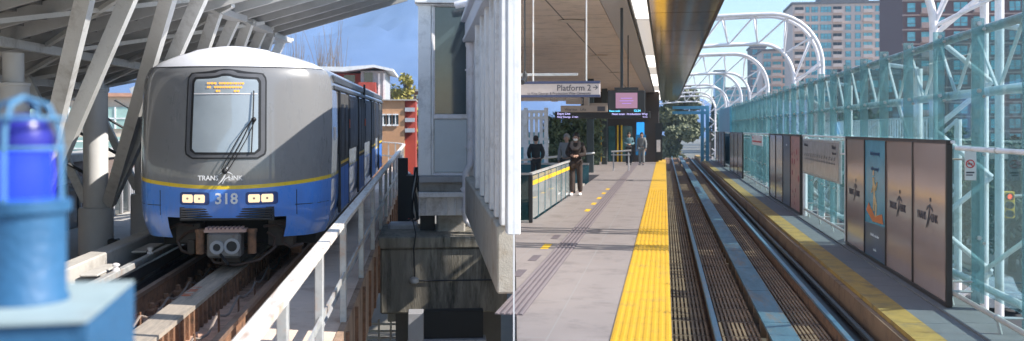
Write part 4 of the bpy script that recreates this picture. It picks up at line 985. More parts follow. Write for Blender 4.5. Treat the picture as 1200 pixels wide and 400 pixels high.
# arches
def arch(k, lab):
    v = 1130*5.45/(358/(1+.0) if False else 1)/1.0
    inv = .00261+.00285*k; v = VU('R', 5.45, 779+1/inv)
    t = thing('truss_arch', lab, 'arch', 'R', (5.45,v,-8), 'white tubular arches over the track')
    def curve(uf, top, rad, rz):
        pts = [(uf,v,-7.99),(uf,v,top-rz)]
        for a in range(8,91,8): pts.append((uf-rad*(1-math.cos(R(a))), v, top-rz+rz*math.sin(R(a))))
        pts.append((uf-rad,v,top)); 
        for q_ in range(1,9): pts.append((uf-rad-q_*.9, v, top-.012*q_*q_))
        return pts
    o = curve(5.45, 4.07, 1.75, 1.85); i_ = curve(4.52, 3.05, 1.12, 1.3)
    
    for dv in (-.38, .38): m = MB(); m.path([(p_[0],p_[1]+dv,p_[2]) for p_ in o], .072, 12); part('outer_tube', m, WSTEEL, t)
    if True: pass
    m = MB(); m.path(i_, .070, 12); part('inner_tube', m, WSTEEL, t)
    def along(c, n):
        L = [0]
        for a, b in zip(c, c[1:]): L.append(L[-1]+(Vector(b)-Vector(a)).length)
        out = []
        for j in range(n+1):
            d = L[-1]*j/n
            for q_ in range(len(c)-1):
                if L[q_+1] >= d-1e-6: f = (d-L[q_])/(L[q_+1]-L[q_]); out.append(Vector(c[q_]).lerp(Vector(c[q_+1]), f)); break
        return out
    A, B = along(o[1:], 9), along(i_[1:], 9); m = MB()
    for j in range(9): 
        for dv in (-.38,.38): D_ = Vector((0,dv,0)); m.tube(A[j]+D_, B[j], .034, 6); m.tube(B[j], A[j+1]+D_, .034, 6)
        m.tube(A[j]+Vector((0,-.38,0)), A[j]+Vector((0,.38,0)), .03, 6)
    z = -4
    while z < 1.2: m.tube((5.45,v,z),(4.52,v,z+.8),.045,8); m.tube((4.52,v,z+.8),(5.45,v,z+1.6),.045,8); z += 1.6
    part('web', m, WSTEEL, t)
for k, lab in enumerate(('nearest white arch standing at the right behind glass','large white arch in front of the beige tower','white arch second beyond the large one','middle white arch reaching towards the blue glass tower','small white arch near the conifers','farthest white arch over the blue portal')):
    arch(k, lab)
t = thing('shadow_mast', 'unseen white lattice mast added beyond the right picture edge to shadow the platform', 'mast', 'R', (5.4,14.9,-8))  # added out of view to cast the shadow band across the platform
for dv in (-.26, 0, .26): m = MB(); m.tube((5.4+(.2 if dv == 0 else 0),14.9+dv,-7.99),(5.4+(.2 if dv == 0 else 0),14.9+dv,5.0),.085,8); part('chord', m, WSTEEL, t)  # chords thickened so their shadow lines fall darker
m = MB(); z = -6.0; k = 0
while z < 4.8:
    sg_ = 1 if k%2 else -1; m.tube((5.4,14.9-.26*sg_,z),(5.4,14.9+.26*sg_,z+.55),.05,6); z += .55; k += 1
part('web', m, WSTEEL, t)
m = MB(); m.ball((5.4,14.9,3.1), (.16,.16,.2), 12, 8); part('shadow_ball', m, GREY, t)  # ball added for the lamp-like blob in the mast's shadow

# canopy
SOF = grid_mat('soffit_panel', (.70,.56,.47), (.10,.075,.06), 40, 2.3, .03, .55, .06)
can2 = thing('platform_canopy', 'long flat brown soffit canopy over the platform', 'canopy', 'R', (-2,30,HC))
VE = 74
def strip(u0, u1, z0, z1, va=15.0, vb=VE):
    m = MB()
    if u0 is None: m.prism([(UL(va),va,z0),(u1,va,z0),(u1,vb,z0),(UL(vb),vb,z0)], (0,0,z1-z0))
    else: m.box((u0,va,z0),(u1,vb,z1))
    return m
part('soffit', strip(None,-1.10,HC,HC+.05), SOF, can2)
m = MB(); m.prism([(-1.10,15.0,HC+.02),(-1.06,15.0,HC-.06),(-.62,15.0,HC-.06),(-.60,15.0,HC+.02)], (0,VE-15.0,0)); part('cable_tray', m, mat('tray_grey', (.42,.38,.37), .45, var=.05), can2)
OUTS = mat('polished_soffit', (.80,.58,.36), .11, .95, var=.15, scale=1.2, stretch=(1,.25,1), dirt=(.35,.22,.12), dscale=1.2)
v = 15.0
while v < VE:
    part('polished_panel', strip(-.27,.94,HC-.0,HC+.04,v,min(VE,v+3.36)), OUTS, can2); v += 3.4
m = MB(); m.box((-.60,15.0,HC+.04),(-.27,VE,HC+.12)); m.box((-.60,15.0,HC-.05),(-.57,VE,HC+.04)); m.box((-.30,15.0,HC-.05),(-.27,VE,HC+.04)); part('light_trough', m, BLK, can2)
part('roof', strip(None,.96,HC+.13,HC+.30), GREY, can2)
m = MB(); m.box((.945,15.0,HC-.03),(.99,VE,HC+.31)); part('fascia', m, mat('fascia_brown', (.10,.06,.04), .4, .3), can2)
for v0, v1, s in ((15.1,19.3,1.1),(19.6,29,.25),(29.2,34.3,1.2),(34.6,39,.3),(39,49,1.2),(49.5,55,.3),(55,72,1.2)):
    m = MB(); m.box((-.56,v0,HC+.0),(-.31,v1,HC+.035)); part('light_diffuser', m, glow('tube_light_%.1f' % s, (1,.92,.85), s) if 'tube_light_%.1f' % s not in bpy.data.materials else bpy.data.materials['tube_light_%.1f' % s], can2)
for px, py in ((669,24),(702,65),(722,85)):
    c = at(px, py, w=HC); m = MB(); m.lathe((c.x,c.y,HC-.015), [(.27,0),(.25,-.012),(.20,-.014)], 24); part('downlight', m, mat('downlight', (.62,.50,.40), .4) if 'downlight' not in bpy.data.materials else bpy.data.materials['downlight'], can2)
# sign: Platform 2
t = thing('platform_sign', 'grey hanging sign reading Platform 2 with arrow', 'sign', 'R', (-1.2,14,HC)); SV = 14.0
a, b = at(604.5, 96, v=SV), at(703, 113.5, v=SV)
m = MB(); m.bbox((a.x,SV,b.z),(b.x,SV+.12,a.z),.006); part('board', m, mat('sign_grey', (.42,.36,.34), .5), t)
m = MB(); m.box((a.x,SV-.006,a.z-.035),(b.x,SV+.125,a.z+.004)); m.box((a.x,SV-.006,b.z-.004),(b.x,SV+.125,b.z+.03)); part('trim', m, mat('sign_trim', (.03,.04,.10), .4), t)
m = MB(); e = at(694, 105.5, v=SV); m.text('Platform 2', (e.x-.015,SV-.005,e.z-.01), (1,0,0), (0,0,1), .125, 'RIGHT', .001, .95, .001); m.text('to King George & Production Way–University', (e.x-.02,SV-.005,e.z-.065), (1,0,0), (0,0,1), .052, 'RIGHT', .001, .95)
ar = Vector((e.x+.01,SV-.006,e.z+.035)); m.bar(ar, ar+Vector((.065,0,0)), .004, .012); m.bar(ar+Vector((.035,0,.03)), ar+Vector((.068,0,0)), .004, .012); m.bar(ar+Vector((.035,0,-.03)), ar+Vector((.068,0,0)), .004, .012); part('lettering', m, INK, t)
m = MB()
for x in (a.x+.25, b.x-.2): m.tube((x,SV+.06,a.z),(x,SV+.06,HC),.012,6)
m.box((a.x,SV+.3,a.z+.10),(b.x-.35,SV+.36,a.z+.14)); part('hanger', m, GALV, t)
c = at(615, 96, v=13.2); m = MB(); m.tube((c.x,13.2,c.z),(c.x,13.2,HC),.012,8); m.tube((c.x,13.2,c.z+.06),(c.x+.0,12.95,c.z-.02),.035,12); m.lathe((c.x,13.2,c.z-.0),[(.03,0),(.035,.1),(.02,.14)],12)
solo('security_camera', m, BLK, 'R', 'small black camera hanging left of the Platform 2 sign', 'camera')
# monitor
t = thing('display_screen', 'black hanging display with pink and violet picture', 'screen', 'R', (-.75,17,.9)); MV = 17
a, b = at(712, 106, v=MV), at(756, 132.5, v=MV)
m = MB(); m.bbox((a.x,MV,b.z),(b.x,MV+.15,a.z),.012); m.box((a.x+.12,MV+.02,a.z),(b.x-.12,MV+.12,a.z+.05)); part('housing', m, BLK, t)
a2, b2 = at(721.5, 109, v=MV), at(747, 127, v=MV); m = MB(); m.box((a2.x,MV-.004,b2.z),(b2.x,MV-.001,a2.z)); s_ = part('screen', m, glow('pink_screen', (.38,.20,.30), .42), t)
m = MB()
for k, wd in enumerate((.20,.24,.16)): z = a2.z-.09-k*.045; xm = (a2.x+b2.x)/2; m.box((xm-wd/2,MV-.007,z-.012),(xm+wd/2,MV-.005,z))
part('caption', m, glow('screen_text', (.35,.2,.6), .6), s_)
m = MB(); m.text('12:24', (b.x-.2,MV-.003,b.z+.02), (1,0,0), (0,0,1), .055); m.text('Next train', (a.x+.03,MV-.003,b.z+.02), (1,0,0), (0,0,1), .045); part('status_text', m, glow('cyan_text', (.1,.6,.9), 1.5), t)
m = MB(); m.tube((-.75,MV+.07,a.z),(-.75,MV+.07,HC),.025,8); part('hanger', m, BLK, t)
# dark led sign and second board farther off
t = thing('departure_sign', 'long dark departure sign with violet lettering beyond the display', 'sign', 'R', (-2.5,22,.4)); DV = 22
a, b = at(650, 131, v=DV), at(762, 139, v=DV); m = MB(); m.bbox((a.x,DV,b.z),(b.x,DV+.15,a.z),.01); part('board', m, BLK, t)
m = MB(); m.text('Expo Line', (a.x+.06,DV-.004,b.z+.09), (1,0,0), (0,0,1), .075); m.text('King George  2 min', (a.x+.06,DV-.004,b.z+.02), (1,0,0), (0,0,1), .06); m.text('Next train  Production Way', (b.x-.06,DV-.004,b.z+.08), (1,0,0), (0,0,1), .07, 'RIGHT'); m.text('4 min', (b.x-.06,DV-.004,b.z+.02), (1,0,0), (0,0,1), .05, 'RIGHT'); part('lettering', m, glow('violet_text', (.55,.5,.95), .9), t)
m = MB()
for x in (b.x-.5,): m.tube((x,DV+.07,a.z),(x,DV+.07,HC),.015,6)
part('hanger', m, BLK, t)
t = thing('direction_board', 'pale brown direction board behind the Platform 2 sign', 'sign', 'R', (-2,19,.5))
a, b = at(657, 124, v=19), at(712, 131.5, v=19); m = MB(); m.bbox((a.x,19,b.z),(b.x,19.1,a.z),.008); part('board', m, mat('board_brown', (.35,.27,.22), .5), t)
m = MB(); m.text('Way out   Lifts', (a.x+.08,18.996,b.z+.03), (1,0,0), (0,0,1), .07); m.box((b.x-.2,18.994,b.z+.02),(b.x-.05,18.998,a.z-.02)); part('lettering', m, INK, t)
m = MB()
for x0, y0, x1, y1, z in ((663,115,682,122,19.5),(684,114,690,130,19.4),(690,121,712,124,19.6),(645,115,653,119,19.8)):
    c, d = at(x0,y0,v=z), at(x1,y1,v=z); m.bbox((c.x,z,d.z),(d.x,z+.2,c.z),.01)
c = at(686,118,v=19.4); m.tube((c.x,19.4,c.z),(c.x,19.4,HC),.02,6); part('bracket', m, bpy.data.materials['board_brown'], t)
# glass balustrade
bl = thing('glass_balustrade', 'glass balustrade with yellow band around the stairwell', 'balustrade', 'R', (-2.66,19.2,PF))
TEALF = mat('teal_frame', (.03,.16,.20), .35, .3); GB = glass('balustrade_glass', (.75,.82,.82), .95, .30, (.55,.58,.58))
v = 19.2; k = 0
while v < 27.3:
    m = MB(); m.box((-2.665,v+.02,PF+.06),(-2.653,v+1.10,PF+.93)); p = part('pane', m, GB, bl)
    m = MB(); m.box((-2.651,v+.03,PF+.74),(-2.648,v+1.09,PF+.83)); part('yellow_band', m, YELP, p)
    m = MB(); m.bbox((-2.67,v-.007,PF),(-2.645,v+.007,PF+.96),.003); part('post', m, TEALF, bl); v += 1.14
m = MB(); m.bbox((-2.69,v-.02,PF),(-2.60,v+.04,PF+1.08),.01); m.bbox((-2.70,19.15,PF),(-2.62,19.22,PF+.98),.01); part('post', m, BLK, bl)
m = MB(); m.box((-2.70,19.15,PF+.96),(-2.625,v+.05,PF+1.0)); m.box((UL(19.2)+.01,19.13,PF+.96),(-2.70,19.2,PF+1.0)); part('top_rail', m, GALV, bl)
m = MB(); m.box((UL(19.2)+.01,19.15,PF-.5),(-2.70,19.17,PF+.95)); part('pane', m, glass('teal_pane', (.10,.26,.28), .9, .25, (.05,.16,.18)), bl, 'dark teal glass pane')
m = MB(); m.box((UL(19.2)+.01,19.13,PF-.02),(-2.70,19.2,PF+.05)); m.box((UL(19.2)+.01,19.1,PF-.5),(-2.6,19.15,PF+.0)); part('kerb', m, CONCL, bl)
b2_ = thing('far_balustrade', 'dark teal railing on the far side of the stairwell', 'balustrade', 'R', (-4,31,PF))
for x0, x1, vv in ((604.5,668,34),): 
    a, b = at(x0,190,v=36), at(669,177,v=40)
    m = MB(); m.box((a.x+.05,36,PF-1.5),(-2.8,36.04,PF+.55)); part('panel', m, mat('teal_panel', (.03,.14,.17), .25, spec=.8), b2_)
    m = MB(); m.box((a.x+.05,35.97,PF+.55),(-2.8,36.07,PF+.62)); m.tube((a.x+.05,30,PF+.80),(-2.75,38,PF+.95),.04,8); part('top_rail', m, GALV, b2_)
# white fence building at the left under the canopy
wf = thing('white_louvre_screen', 'sunlit white slatted screen with teal lower panels at far left of platform', 'screen', 'R', (-6,47,PF))
a, b = at(604.6, 129, v=47), at(641, 186, v=47); m = MB(); W0, W1 = a.x, b.x
for px in (605.5,616,640): c = at(px,130,v=47); m.box((c.x-.09,46.9,PF-.5),(c.x+.09,47.1,a.z+.1))
for py in (131,138.5,163,171): c = at(620,py,v=47); m.box((W0,46.92,c.z-.07),(W1,47.08,c.z+.07))
part('frame', m, WSTEEL, wf)
m = MB(); x = W0
while x < W1: m.box((x,46.97,at(620,171,v=47).z),(x+.16,47.0,at(620,131,v=47).z)); x += .235
part('slats', m, WSTEEL, wf)
m = MB(); m.box((W0,47.02,PF-.5),(W1,47.05,at(620,155,v=47).z)); part('teal_panel', m, mat('teal_sheet', (.18,.45,.52), .3), wf)
# hedge
hd = thing('ivy_hedge', 'dark green ivy hedge growing behind the glass balustrade', 'hedge', 'R', (-4.6,50,PF-.5)); m = MB(); rg3 = random.Random(12)
a, b = at(641,139,v=50), at(701,186,v=50)
for _ in range(60): leaves(m, (rg3.uniform(a.x,b.x), 50+rg3.uniform(-.3,.5), rg3.uniform(b.z,a.z)), (.5,.4,.4), 60, .12, rg3)
part('foliage', m, leaf_mat('ivy', (.07,.10,.055),(.20,.25,.13)), hd, smooth=0)
m = MB(); m.box((a.x,50.9,PF-.5),(b.x,51,a.z-.3)); part('backing', m, LEAFD, hd)
# dark platform building at the far end
kb_ = thing('platform_shelter', 'dark shelter with teal glass and yellow posts at platform end', 'shelter', 'R', (-2.5,56,PF)); KV = 56
a, b = at(698, 133, v=KV), at(778, 190, v=KV)
m = MB(); m.box((a.x,KV+.1,PF),(-.35,KV+5,HC-.01)); part('wall', m, mat('shelter_dark', (.05,.035,.03), .6), kb_)
for px0, px1 in ((701,710),(713,721),(728,741)):
    c, d = at(px0,148,v=KV), at(px1,188,v=KV); m = MB(); m.box((c.x,KV+.03,PF+.02),(d.x,KV+.09,c.z)); part('glass_pane', m, mat('shelter_glass', (.05,.13,.13), .08, var=.4, scale=2, spec=.9) if 'shelter_glass' not in bpy.data.materials else bpy.data.materials['shelter_glass'], kb_)
for px in (705,724,728.5): c = at(px,147,v=KV); m = MB(); m.box((c.x-.04,KV-.05,PF),(c.x+.04,KV+.02,c.z)); part('yellow_post', m, YELP, kb_)
c, d = at(746,143.5,v=KV), at(755,158,v=KV); m = MB(); m.box((c.x,KV-.02,d.z),(d.x,KV+.02,c.z)); part('blue_sign', m, glow('blue_sign', (.02,.25,.65), .8), kb_)
c, d = at(745,158,v=KV), at(757,182,v=KV); m = MB(); m.box((c.x,KV+.0,d.z),(d.x,KV+.05,c.z)); part('blue_pane', m, glow('blue_pane', (.01,.14,.32), .35), kb_)
c, d = at(768,163,v=KV), at(776,180,v=KV); m = MB(); m.box((c.x,KV-.3,PF+.1),(d.x,KV-.1,c.z+.9)); part('end_post', m, BLK, kb_)
m = MB(); c, d = at(769.5,164,v=KV), at(774,178,v=KV); m.box((c.x,KV-.33,d.z),(d.x,KV-.31,c.z)); part('notice', m, WSTEEL, kb_)
m = MB(); m.prism([(-5,58,1.0),(-.32,58,1.0),(-.32,59,1.0),(-5,59,1.0)], (0,0,1.19)); part('bulkhead', m, mat('bulkhead', (.06,.05,.045), .7), kb_)
t = thing('bench', 'grey leaning bench beside the dark shelter', 'bench', 'R', (-1.7,44,PF))
m = MB(); m.tube((-2.4,44,PF+.86),(-1.5,44,PF+.92),.04,8); m.box((-2.4,43.9,PF+.70),(-1.55,44.1,PF+.74)); part('rail', m, GREY, t)
for x in (-2.3,-1.62): m = MB(); m.tube((x,44,PF),(x,44,PF+.85),.03,8); part('leg', m, GREY, t)
# columns of the canopy at far end
for i, (u, v) in enumerate(((-3.2,42),(-3.2,52))):
    m = MB(); m.bbox((u-.15,v-.15,PF),(u+.15,v+.15,HC),.02); solo('canopy_post', m, mat('post_dark', (.05,.06,.06), .5), 'R', ('nearer' if i == 0 else 'farther')+' dark square post under the brown canopy', 'post')
# blue portal
t = thing('blue_portal', 'light blue steel portal frame over the far end of the track', 'portal', 'R', (3,72,WK)); PV = 72; PB = mat('portal_blue', (.12,.38,.55), .45)
m = MB(); a, b = at(824,125,v=PV), at(829,187,v=PV)
for px in (823,829): c = at(px,126,v=PV); m.box((c.x-.12,PV-.12,-2.74),(c.x+.12,PV+.12,1.75))
part('post', m, PB, t); m = MB()
for py in (126.5,132.5): c = at(788,py,v=PV); d = at(831,py,v=PV); m.box((c.x,PV-.1,c.z-.10),(d.x,PV+.1,c.z+.12))
part('beam', m, PB, t)
m = MB(); m.box((3.9,60,WK),(4.02,72,1.4)); t = solo('blue_screen_panel', m, mat('screen_blue', (.14,.40,.52), .4), 'R', 'light blue solid screen beside the portal post', 'screen')
# trees
c = at(795, 150, v=110); tree('large rounded olive tree closing the view down the track', 'R', (c.x,112,-8), 13.2, 4.0, LEAFO, 16000, .30, 21, low=.12)
c = at(770, 150, v=125); tree('dark green tree behind the platform end', 'R', (c.x-2,128,-8), 10.5, 4.0, LEAF, 3500, .3, 22, low=.1)
c = at(836, 150, v=150); tree('tall dark conifer beyond the blue portal', 'R', (c.x,150,-8), 12.5, 1.9, LEAFD, 2400, .22, 23, 'cone', low=.15, name='conifer_tree')
c = at(846, 150, v=165); tree('short dark conifer beside the tall one', 'R', (c.x,165,-8), 11, 1.8, LEAFD, 1500, .22, 24, 'cone', low=.15, name='conifer_tree')
# street side: concrete walk with white fence
t = thing('white_baluster_fence', 'white baluster fence on a raised walk beyond the glass wall', 'fence', 'R', (9,40,-1))
vf0, vf1 = VU('R',9,1090), VU('R',9,955); m = MB()
for z in (-.50,.42): m.box((8.96,vf0,z-.03),(9.04,vf1,z+.03))
v = vf0
while v < vf1: m.box((8.97,v,-.47),(9.03,v+.07,.39)); v += .42
part('balusters', m, WSTEEL, t); m = MB(); m.box((8.9,vf0,-1.0),(11.5,vf1,-.6)); part('deck', m, CONC, t)
m = MB(); v = vf0+1
while v < vf1: m.box((9.6,v,-7.99),(10.3,v+.8,-1.0)); v += 8
part('pier', m, CONC, t)
rgt = random.Random(31)
TL = ['dark street tree behind the nearest white arch','dark street tree behind the route map','bushy street tree below the beige tower','slim street tree left of the beige tower','low street tree beyond the baluster fence','dark green street tree at the right picture edge','wide street tree under the brown tower','far street tree between arches','distant street tree above the farthest panels']
for i, (px, vv, h, rx) in enumerate(((1118,62,8.3,3.4),(962,90,9.3,3.6),(1012,96,9.8,4.2),(925,110,9.0,4),(1050,80,8.8,3.8),(1185,58,8.0,3.6),(1085,88,9.2,4.2),(890,130,9.5,5),(862,140,9.8,5))):
    c = at(px, 150, v=vv); tree(TL[i], 'R', (c.x,vv,-8), h, rx, LEAFD if i%2 else LEAF, 2600, .26, 40+i, low=.12, group='street trees beyond the glass wall')
# towers
TWB = mat('beige_tower', (.74,.56,.48), .8, var=.05); TWD = mat('brown_tower', (.17,.085,.075), .8, var=.08); TWG = mat('grey_tower', (.18,.15,.15), .8)
BALG = mat('balcony_glass', (.12,.30,.34), .1, spec=.8)
def facade(t, fr, x0, x1, v, ztop, fl, nfl, cols_, wm, mat2=None, hh=.62):
    "cols_: (left, right, kind) in 0..1 across the front"
    W = x1-x0; first = {}
    for ci, (a, b, kd) in enumerate(cols_):
        for f in range(nfl):
            z1 = ztop-.9-f*fl; z0 = z1-fl*hh
            key = (a, b, kd)
            if key not in first:
                m = MB(); m.box((x0+a*W,v-.06,z0),(x0+b*W,v+.2,z1)); d = part('window', m, wm if kd != 'd' else DARK, t)
                n = max(1, round((b-a)*W/1.3)); m = MB()
                for q_ in range(n+1): xx = x0+a*W+(b-a)*W*q_/n; m.box((xx-.06,v-.12,z0),(xx+.06,v-.061,z1))
                m.box((x0+a*W,v-.11,z0+fl*.2),(x0+b*W,v-.065,z0+fl*.2+.1)); fr_ = part('frame', m, TWG, d)
                bb_ = None
                if kd in 'bd':
                    m = MB(); m.box((x0+a*W-.2,v-1.4,z0-.45),(x0+b*W+.2,v-.13,z0-.2)); m.box((x0+a*W-.2,v-1.4,z0-.2),(x0+b*W+.2,v-1.3,z0+.7)); bb_ = part('balcony', m, mat2 or TWB, t)
                first[key] = (d, fr_, bb_)
            else:
                d, fr_, bb_ = first[key]; off = Vector((0,0,-f*fl))
                e = d.copy(); COL.objects.link(e); e.parent = t; e.location = off
                g_ = fr_.copy(); COL.objects.link(g_); g_.parent = e
                if bb_: h_ = bb_.copy(); COL.objects.link(h_); h_.parent = t; h_.location = off
def tower(name, lab, px0, px1, ytop, v, depth, wall, cols_, nfl, fl=3.0, ryaw=0, wm=TEALG, mat2=None, cap=None):
    a, b = at(px0, ytop, v=v), at(px1, ytop, v=v); t = thing(name, lab, 'tower', 'R', ((a.x+b.x)/2,v,-8))
    m = MB(); m.box((a.x,v,-8),(b.x,v+depth,a.z)); part('wall', m, wall, t)
    m = MB(); m.box((a.x-.5,v-.6,a.z),(b.x+.5,v+depth+.5,a.z+.7))
    if cap: c, d = at(cap[0],cap[2],v=v+6), at(cap[1],cap[2],v=v+6); m.box((c.x,v+6,a.z+.7),(d.x,v+depth-4,c.z))
    part('roof', m, TWG, t)
    m = MB()
    for f in range(nfl+4): z = a.z-.25-f*fl; m.box((a.x-.12,v-.2,z-.30),(b.x+.12,v+.1,z))
    part('floor_band', m, mat2 or TWB, t)
    facade(t, 'R', a.x, b.x, v, a.z, fl, nfl, cols_, wm, mat2); return t
tower('beige_tower', 'tall beige apartment tower with teal windows and balconies', 929, 1056, 5.5, 330, 22, TWB,
      [(.02,.10,'d'),(.12,.155,'w'),(.175,.235,'w'),(.26,.36,'w'),(.375,.455,'d'),(.49,.54,'w'),(.58,.63,'w'),(.655,.735,'b'),(.765,.865,'w'),(.885,.925,'w')], 11, 2.95, cap=(962,1018,-6))
tower('brown_tower', 'dark brown brick tower with teal windows at the top right', 1058, 1225, -18, 210, 22, TWD,
      [(.03,.09,'w'),(.13,.20,'b'),(.24,.30,'w'),(.36,.46,'w'),(.50,.57,'b'),(.62,.70,'w'),(.75,.83,'w'),(.87,.95,'b')], 11, 3.0, mat2=mat('tower_band', (.50,.33,.28), .8))
tower('beige_mid_block', 'mid height beige block left of the tall beige tower', 893, 930, 60, 360, 20, TWB, [(.05,.28,'w'),(.34,.6,'b'),(.66,.92,'w')], 9, 3.0)
tower('dark_capped_block', 'slim dark topped block behind the second arch', 880, 897, 56, 420, 18, TWG, [(.1,.45,'w'),(.55,.9,'w')], 9, 3.2)
tower('blue_glass_tower', 'slim blue glass tower between the arches', 838, 850, 84, 480, 18, mat('blue_curtain', (.08,.30,.38), .15, spec=.9), [(.1,.45,'w'),(.55,.9,'w')], 8, 3.5, mat2=mat('blue_band', (.25,.42,.48), .4))
tower('pale_low_block', 'pale low block at the far end beyond the arches', 850, 884, 104, 520, 18, mat('pale_render', (.48,.46,.44), .8), [(.05,.3,'w'),(.38,.62,'w'),(.7,.95,'w')], 6, 3.4)
tower('slate_low_block', 'dark low apartment block above the baluster fence', 1000, 1066, 88, 160, 14, TWD, [(.05,.2,'w'),(.3,.45,'b'),(.55,.7,'w'),(.8,.95,'w')], 4, 3.0, mat2=TWG)
# bus
t = thing('city_bus', 'grey city bus with yellow band driving past beyond the glass', 'bus', 'R', (21,55,-8))
v0, v1 = 48.5, 61.3; m = MB(); m.bbox((20,v0,-7.5),(22.5,v1,-4.95),.12); body_ = part('body', m, mat('bus_grey', (.26,.28,.31), .35, coat=.3), t)
m = MB(); m.box((19.96,v0+.1,-5.62),(20.0,v1-.1,-5.05)); part('yellow_band', m, YELP, t)
for k in range(7):
    m = MB(); m.box((19.95,v0+.4+k*1.75,-6.55),(19.99,v0+1.95+k*1.75,-5.68)); part('window', m, DGLASS, t)
for v in (v0+2.4, v1-3):
    m = MB(); m.path([(19.98,v,-7.5),(20.3,v,-7.5)], .49, 20); w_ = part('wheel', m, BLK, t); m = MB(); m.path([(19.95,v,-7.5),(19.979,v,-7.5)], .25, 16); part('rim', m, GALV, w_)
# traffic signal
t = thing('traffic_signal', 'yellow traffic signal with red lamp lit beyond the glass', 'traffic light', 'R', (14,40,-8)); c = at(1180.5, 240, v=40)
m = MB(); m.bbox((c.x-.22,39.85,c.z-.52),(c.x+.22,40.1,c.z+.52),.03); part('housing', m, YELP, t)
for k, (cl, s) in enumerate((((1,.12,.05),1.2),((.25,.15,.02),0),((.02,.15,.1),0))):
    z = c.z+.33-.33*k; m = MB(); m.disc((c.x,39.849,z),.115,(1,0,0),(0,0,1),(0,-.02,0)); part('lamp', m, glow('signal_red', cl, s) if s else mat('signal_lens%d' % k, tuple(x*.5 for x in cl), .2), t)
    m = MB(); m.ring((c.x,39.848,z),.115,.135,(1,0,0),(0,0,1),(0,-.22,0)); part('visor', m, mat('visor', (.10,.09,.03), .5) if 'visor' not in bpy.data.materials else bpy.data.materials['visor'], t)
m = MB(); m.tube((c.x,40.2,c.z+.3),(c.x+4.5,40.2,c.z+.6),.06,8); m.tube((c.x+4.5,40.2,-7.86),(c.x+4.5,40.2,c.z+.9),.10,10); part('pole', m, GALV, t)
# parked cars on the street below
def car(lab, u, v, col):
    t = thing('parked_car', lab, 'car', 'R', (u,v,-7.996), 'cars on the street below'); z = -7.99
    m = MB(); prof = [(0,.35),(0,.75),(.15,.86),(1.1,.95),(1.75,1.42),(3.2,1.44),(3.95,1.0),(4.4,.92),(4.45,.4),(4.2,.28),(.2,.28)]
    m.prism([(u-.88,v+a,z+b) for a, b in prof], (1.76,0,0)); part('body', m, mat('car_'+col[0], col[1], .25, .3, coat=.8), t)
    m = MB(); m.prism([(u-.89,v+a,z+b) for a, b in ((1.25,1.0),(1.8,1.36),(3.15,1.38),(3.7,1.02))], (1.78,0,0)); part('side_window', m, DGLASS, t)
    for a in (.85,3.55):
        for s in (-.9,.72): m = MB(); m.path([(u+s,v+a,z+.32),(u+s+.18,v+a,z+.32)], .32, 16); part('wheel', m, BLK, t)
car('dark blue car parked on the street below the bus', 25.3, 38, ('blue', (.03,.05,.12))); car('silver car parked at the kerb beyond the glass', 14.4, 44, ('silver', (.45,.46,.48))); car('black car parked farther along the kerb', 14.4, 52, ('black', (.02,.02,.022)))

# ------------------------------------------------------------------ people
SKIN = mat('skin', (.42,.25,.18), .6); HAIRD = mat('dark_hair', (.03,.02,.015), .7)
def skinned(name, pts, edges, rad, m, parent, root=0, sub=1, flat=None):
    me = bpy.data.meshes.new(name); me.from_pydata(pts, edges, []); o = bpy.data.objects.new(name, me); COL.objects.link(o)
    sk_ = o.modifiers.new('grow', 'SKIN'); sk_.use_smooth_shade = True; ss = o.modifiers.new('smooth', 'SUBSURF'); ss.levels = sub; ss.render_levels = sub
    for i, d in enumerate(me.skin_vertices[0].data):
        r_ = rad[i]; d.radius = r_ if isinstance(r_, tuple) else (r_, r_); d.use_root = (i == root)
    me2 = bpy.data.meshes.new_from_object(o.evaluated_get(bpy.context.evaluated_depsgraph_get())); me2.name = name
    bpy.data.objects.remove(o); bpy.data.meshes.remove(me)
    me2.materials.clear(); me2.materials.append(m); me2.shade_smooth()
    n = bpy.data.objects.new(name, me2); COL.objects.link(n); n.parent = parent; return n
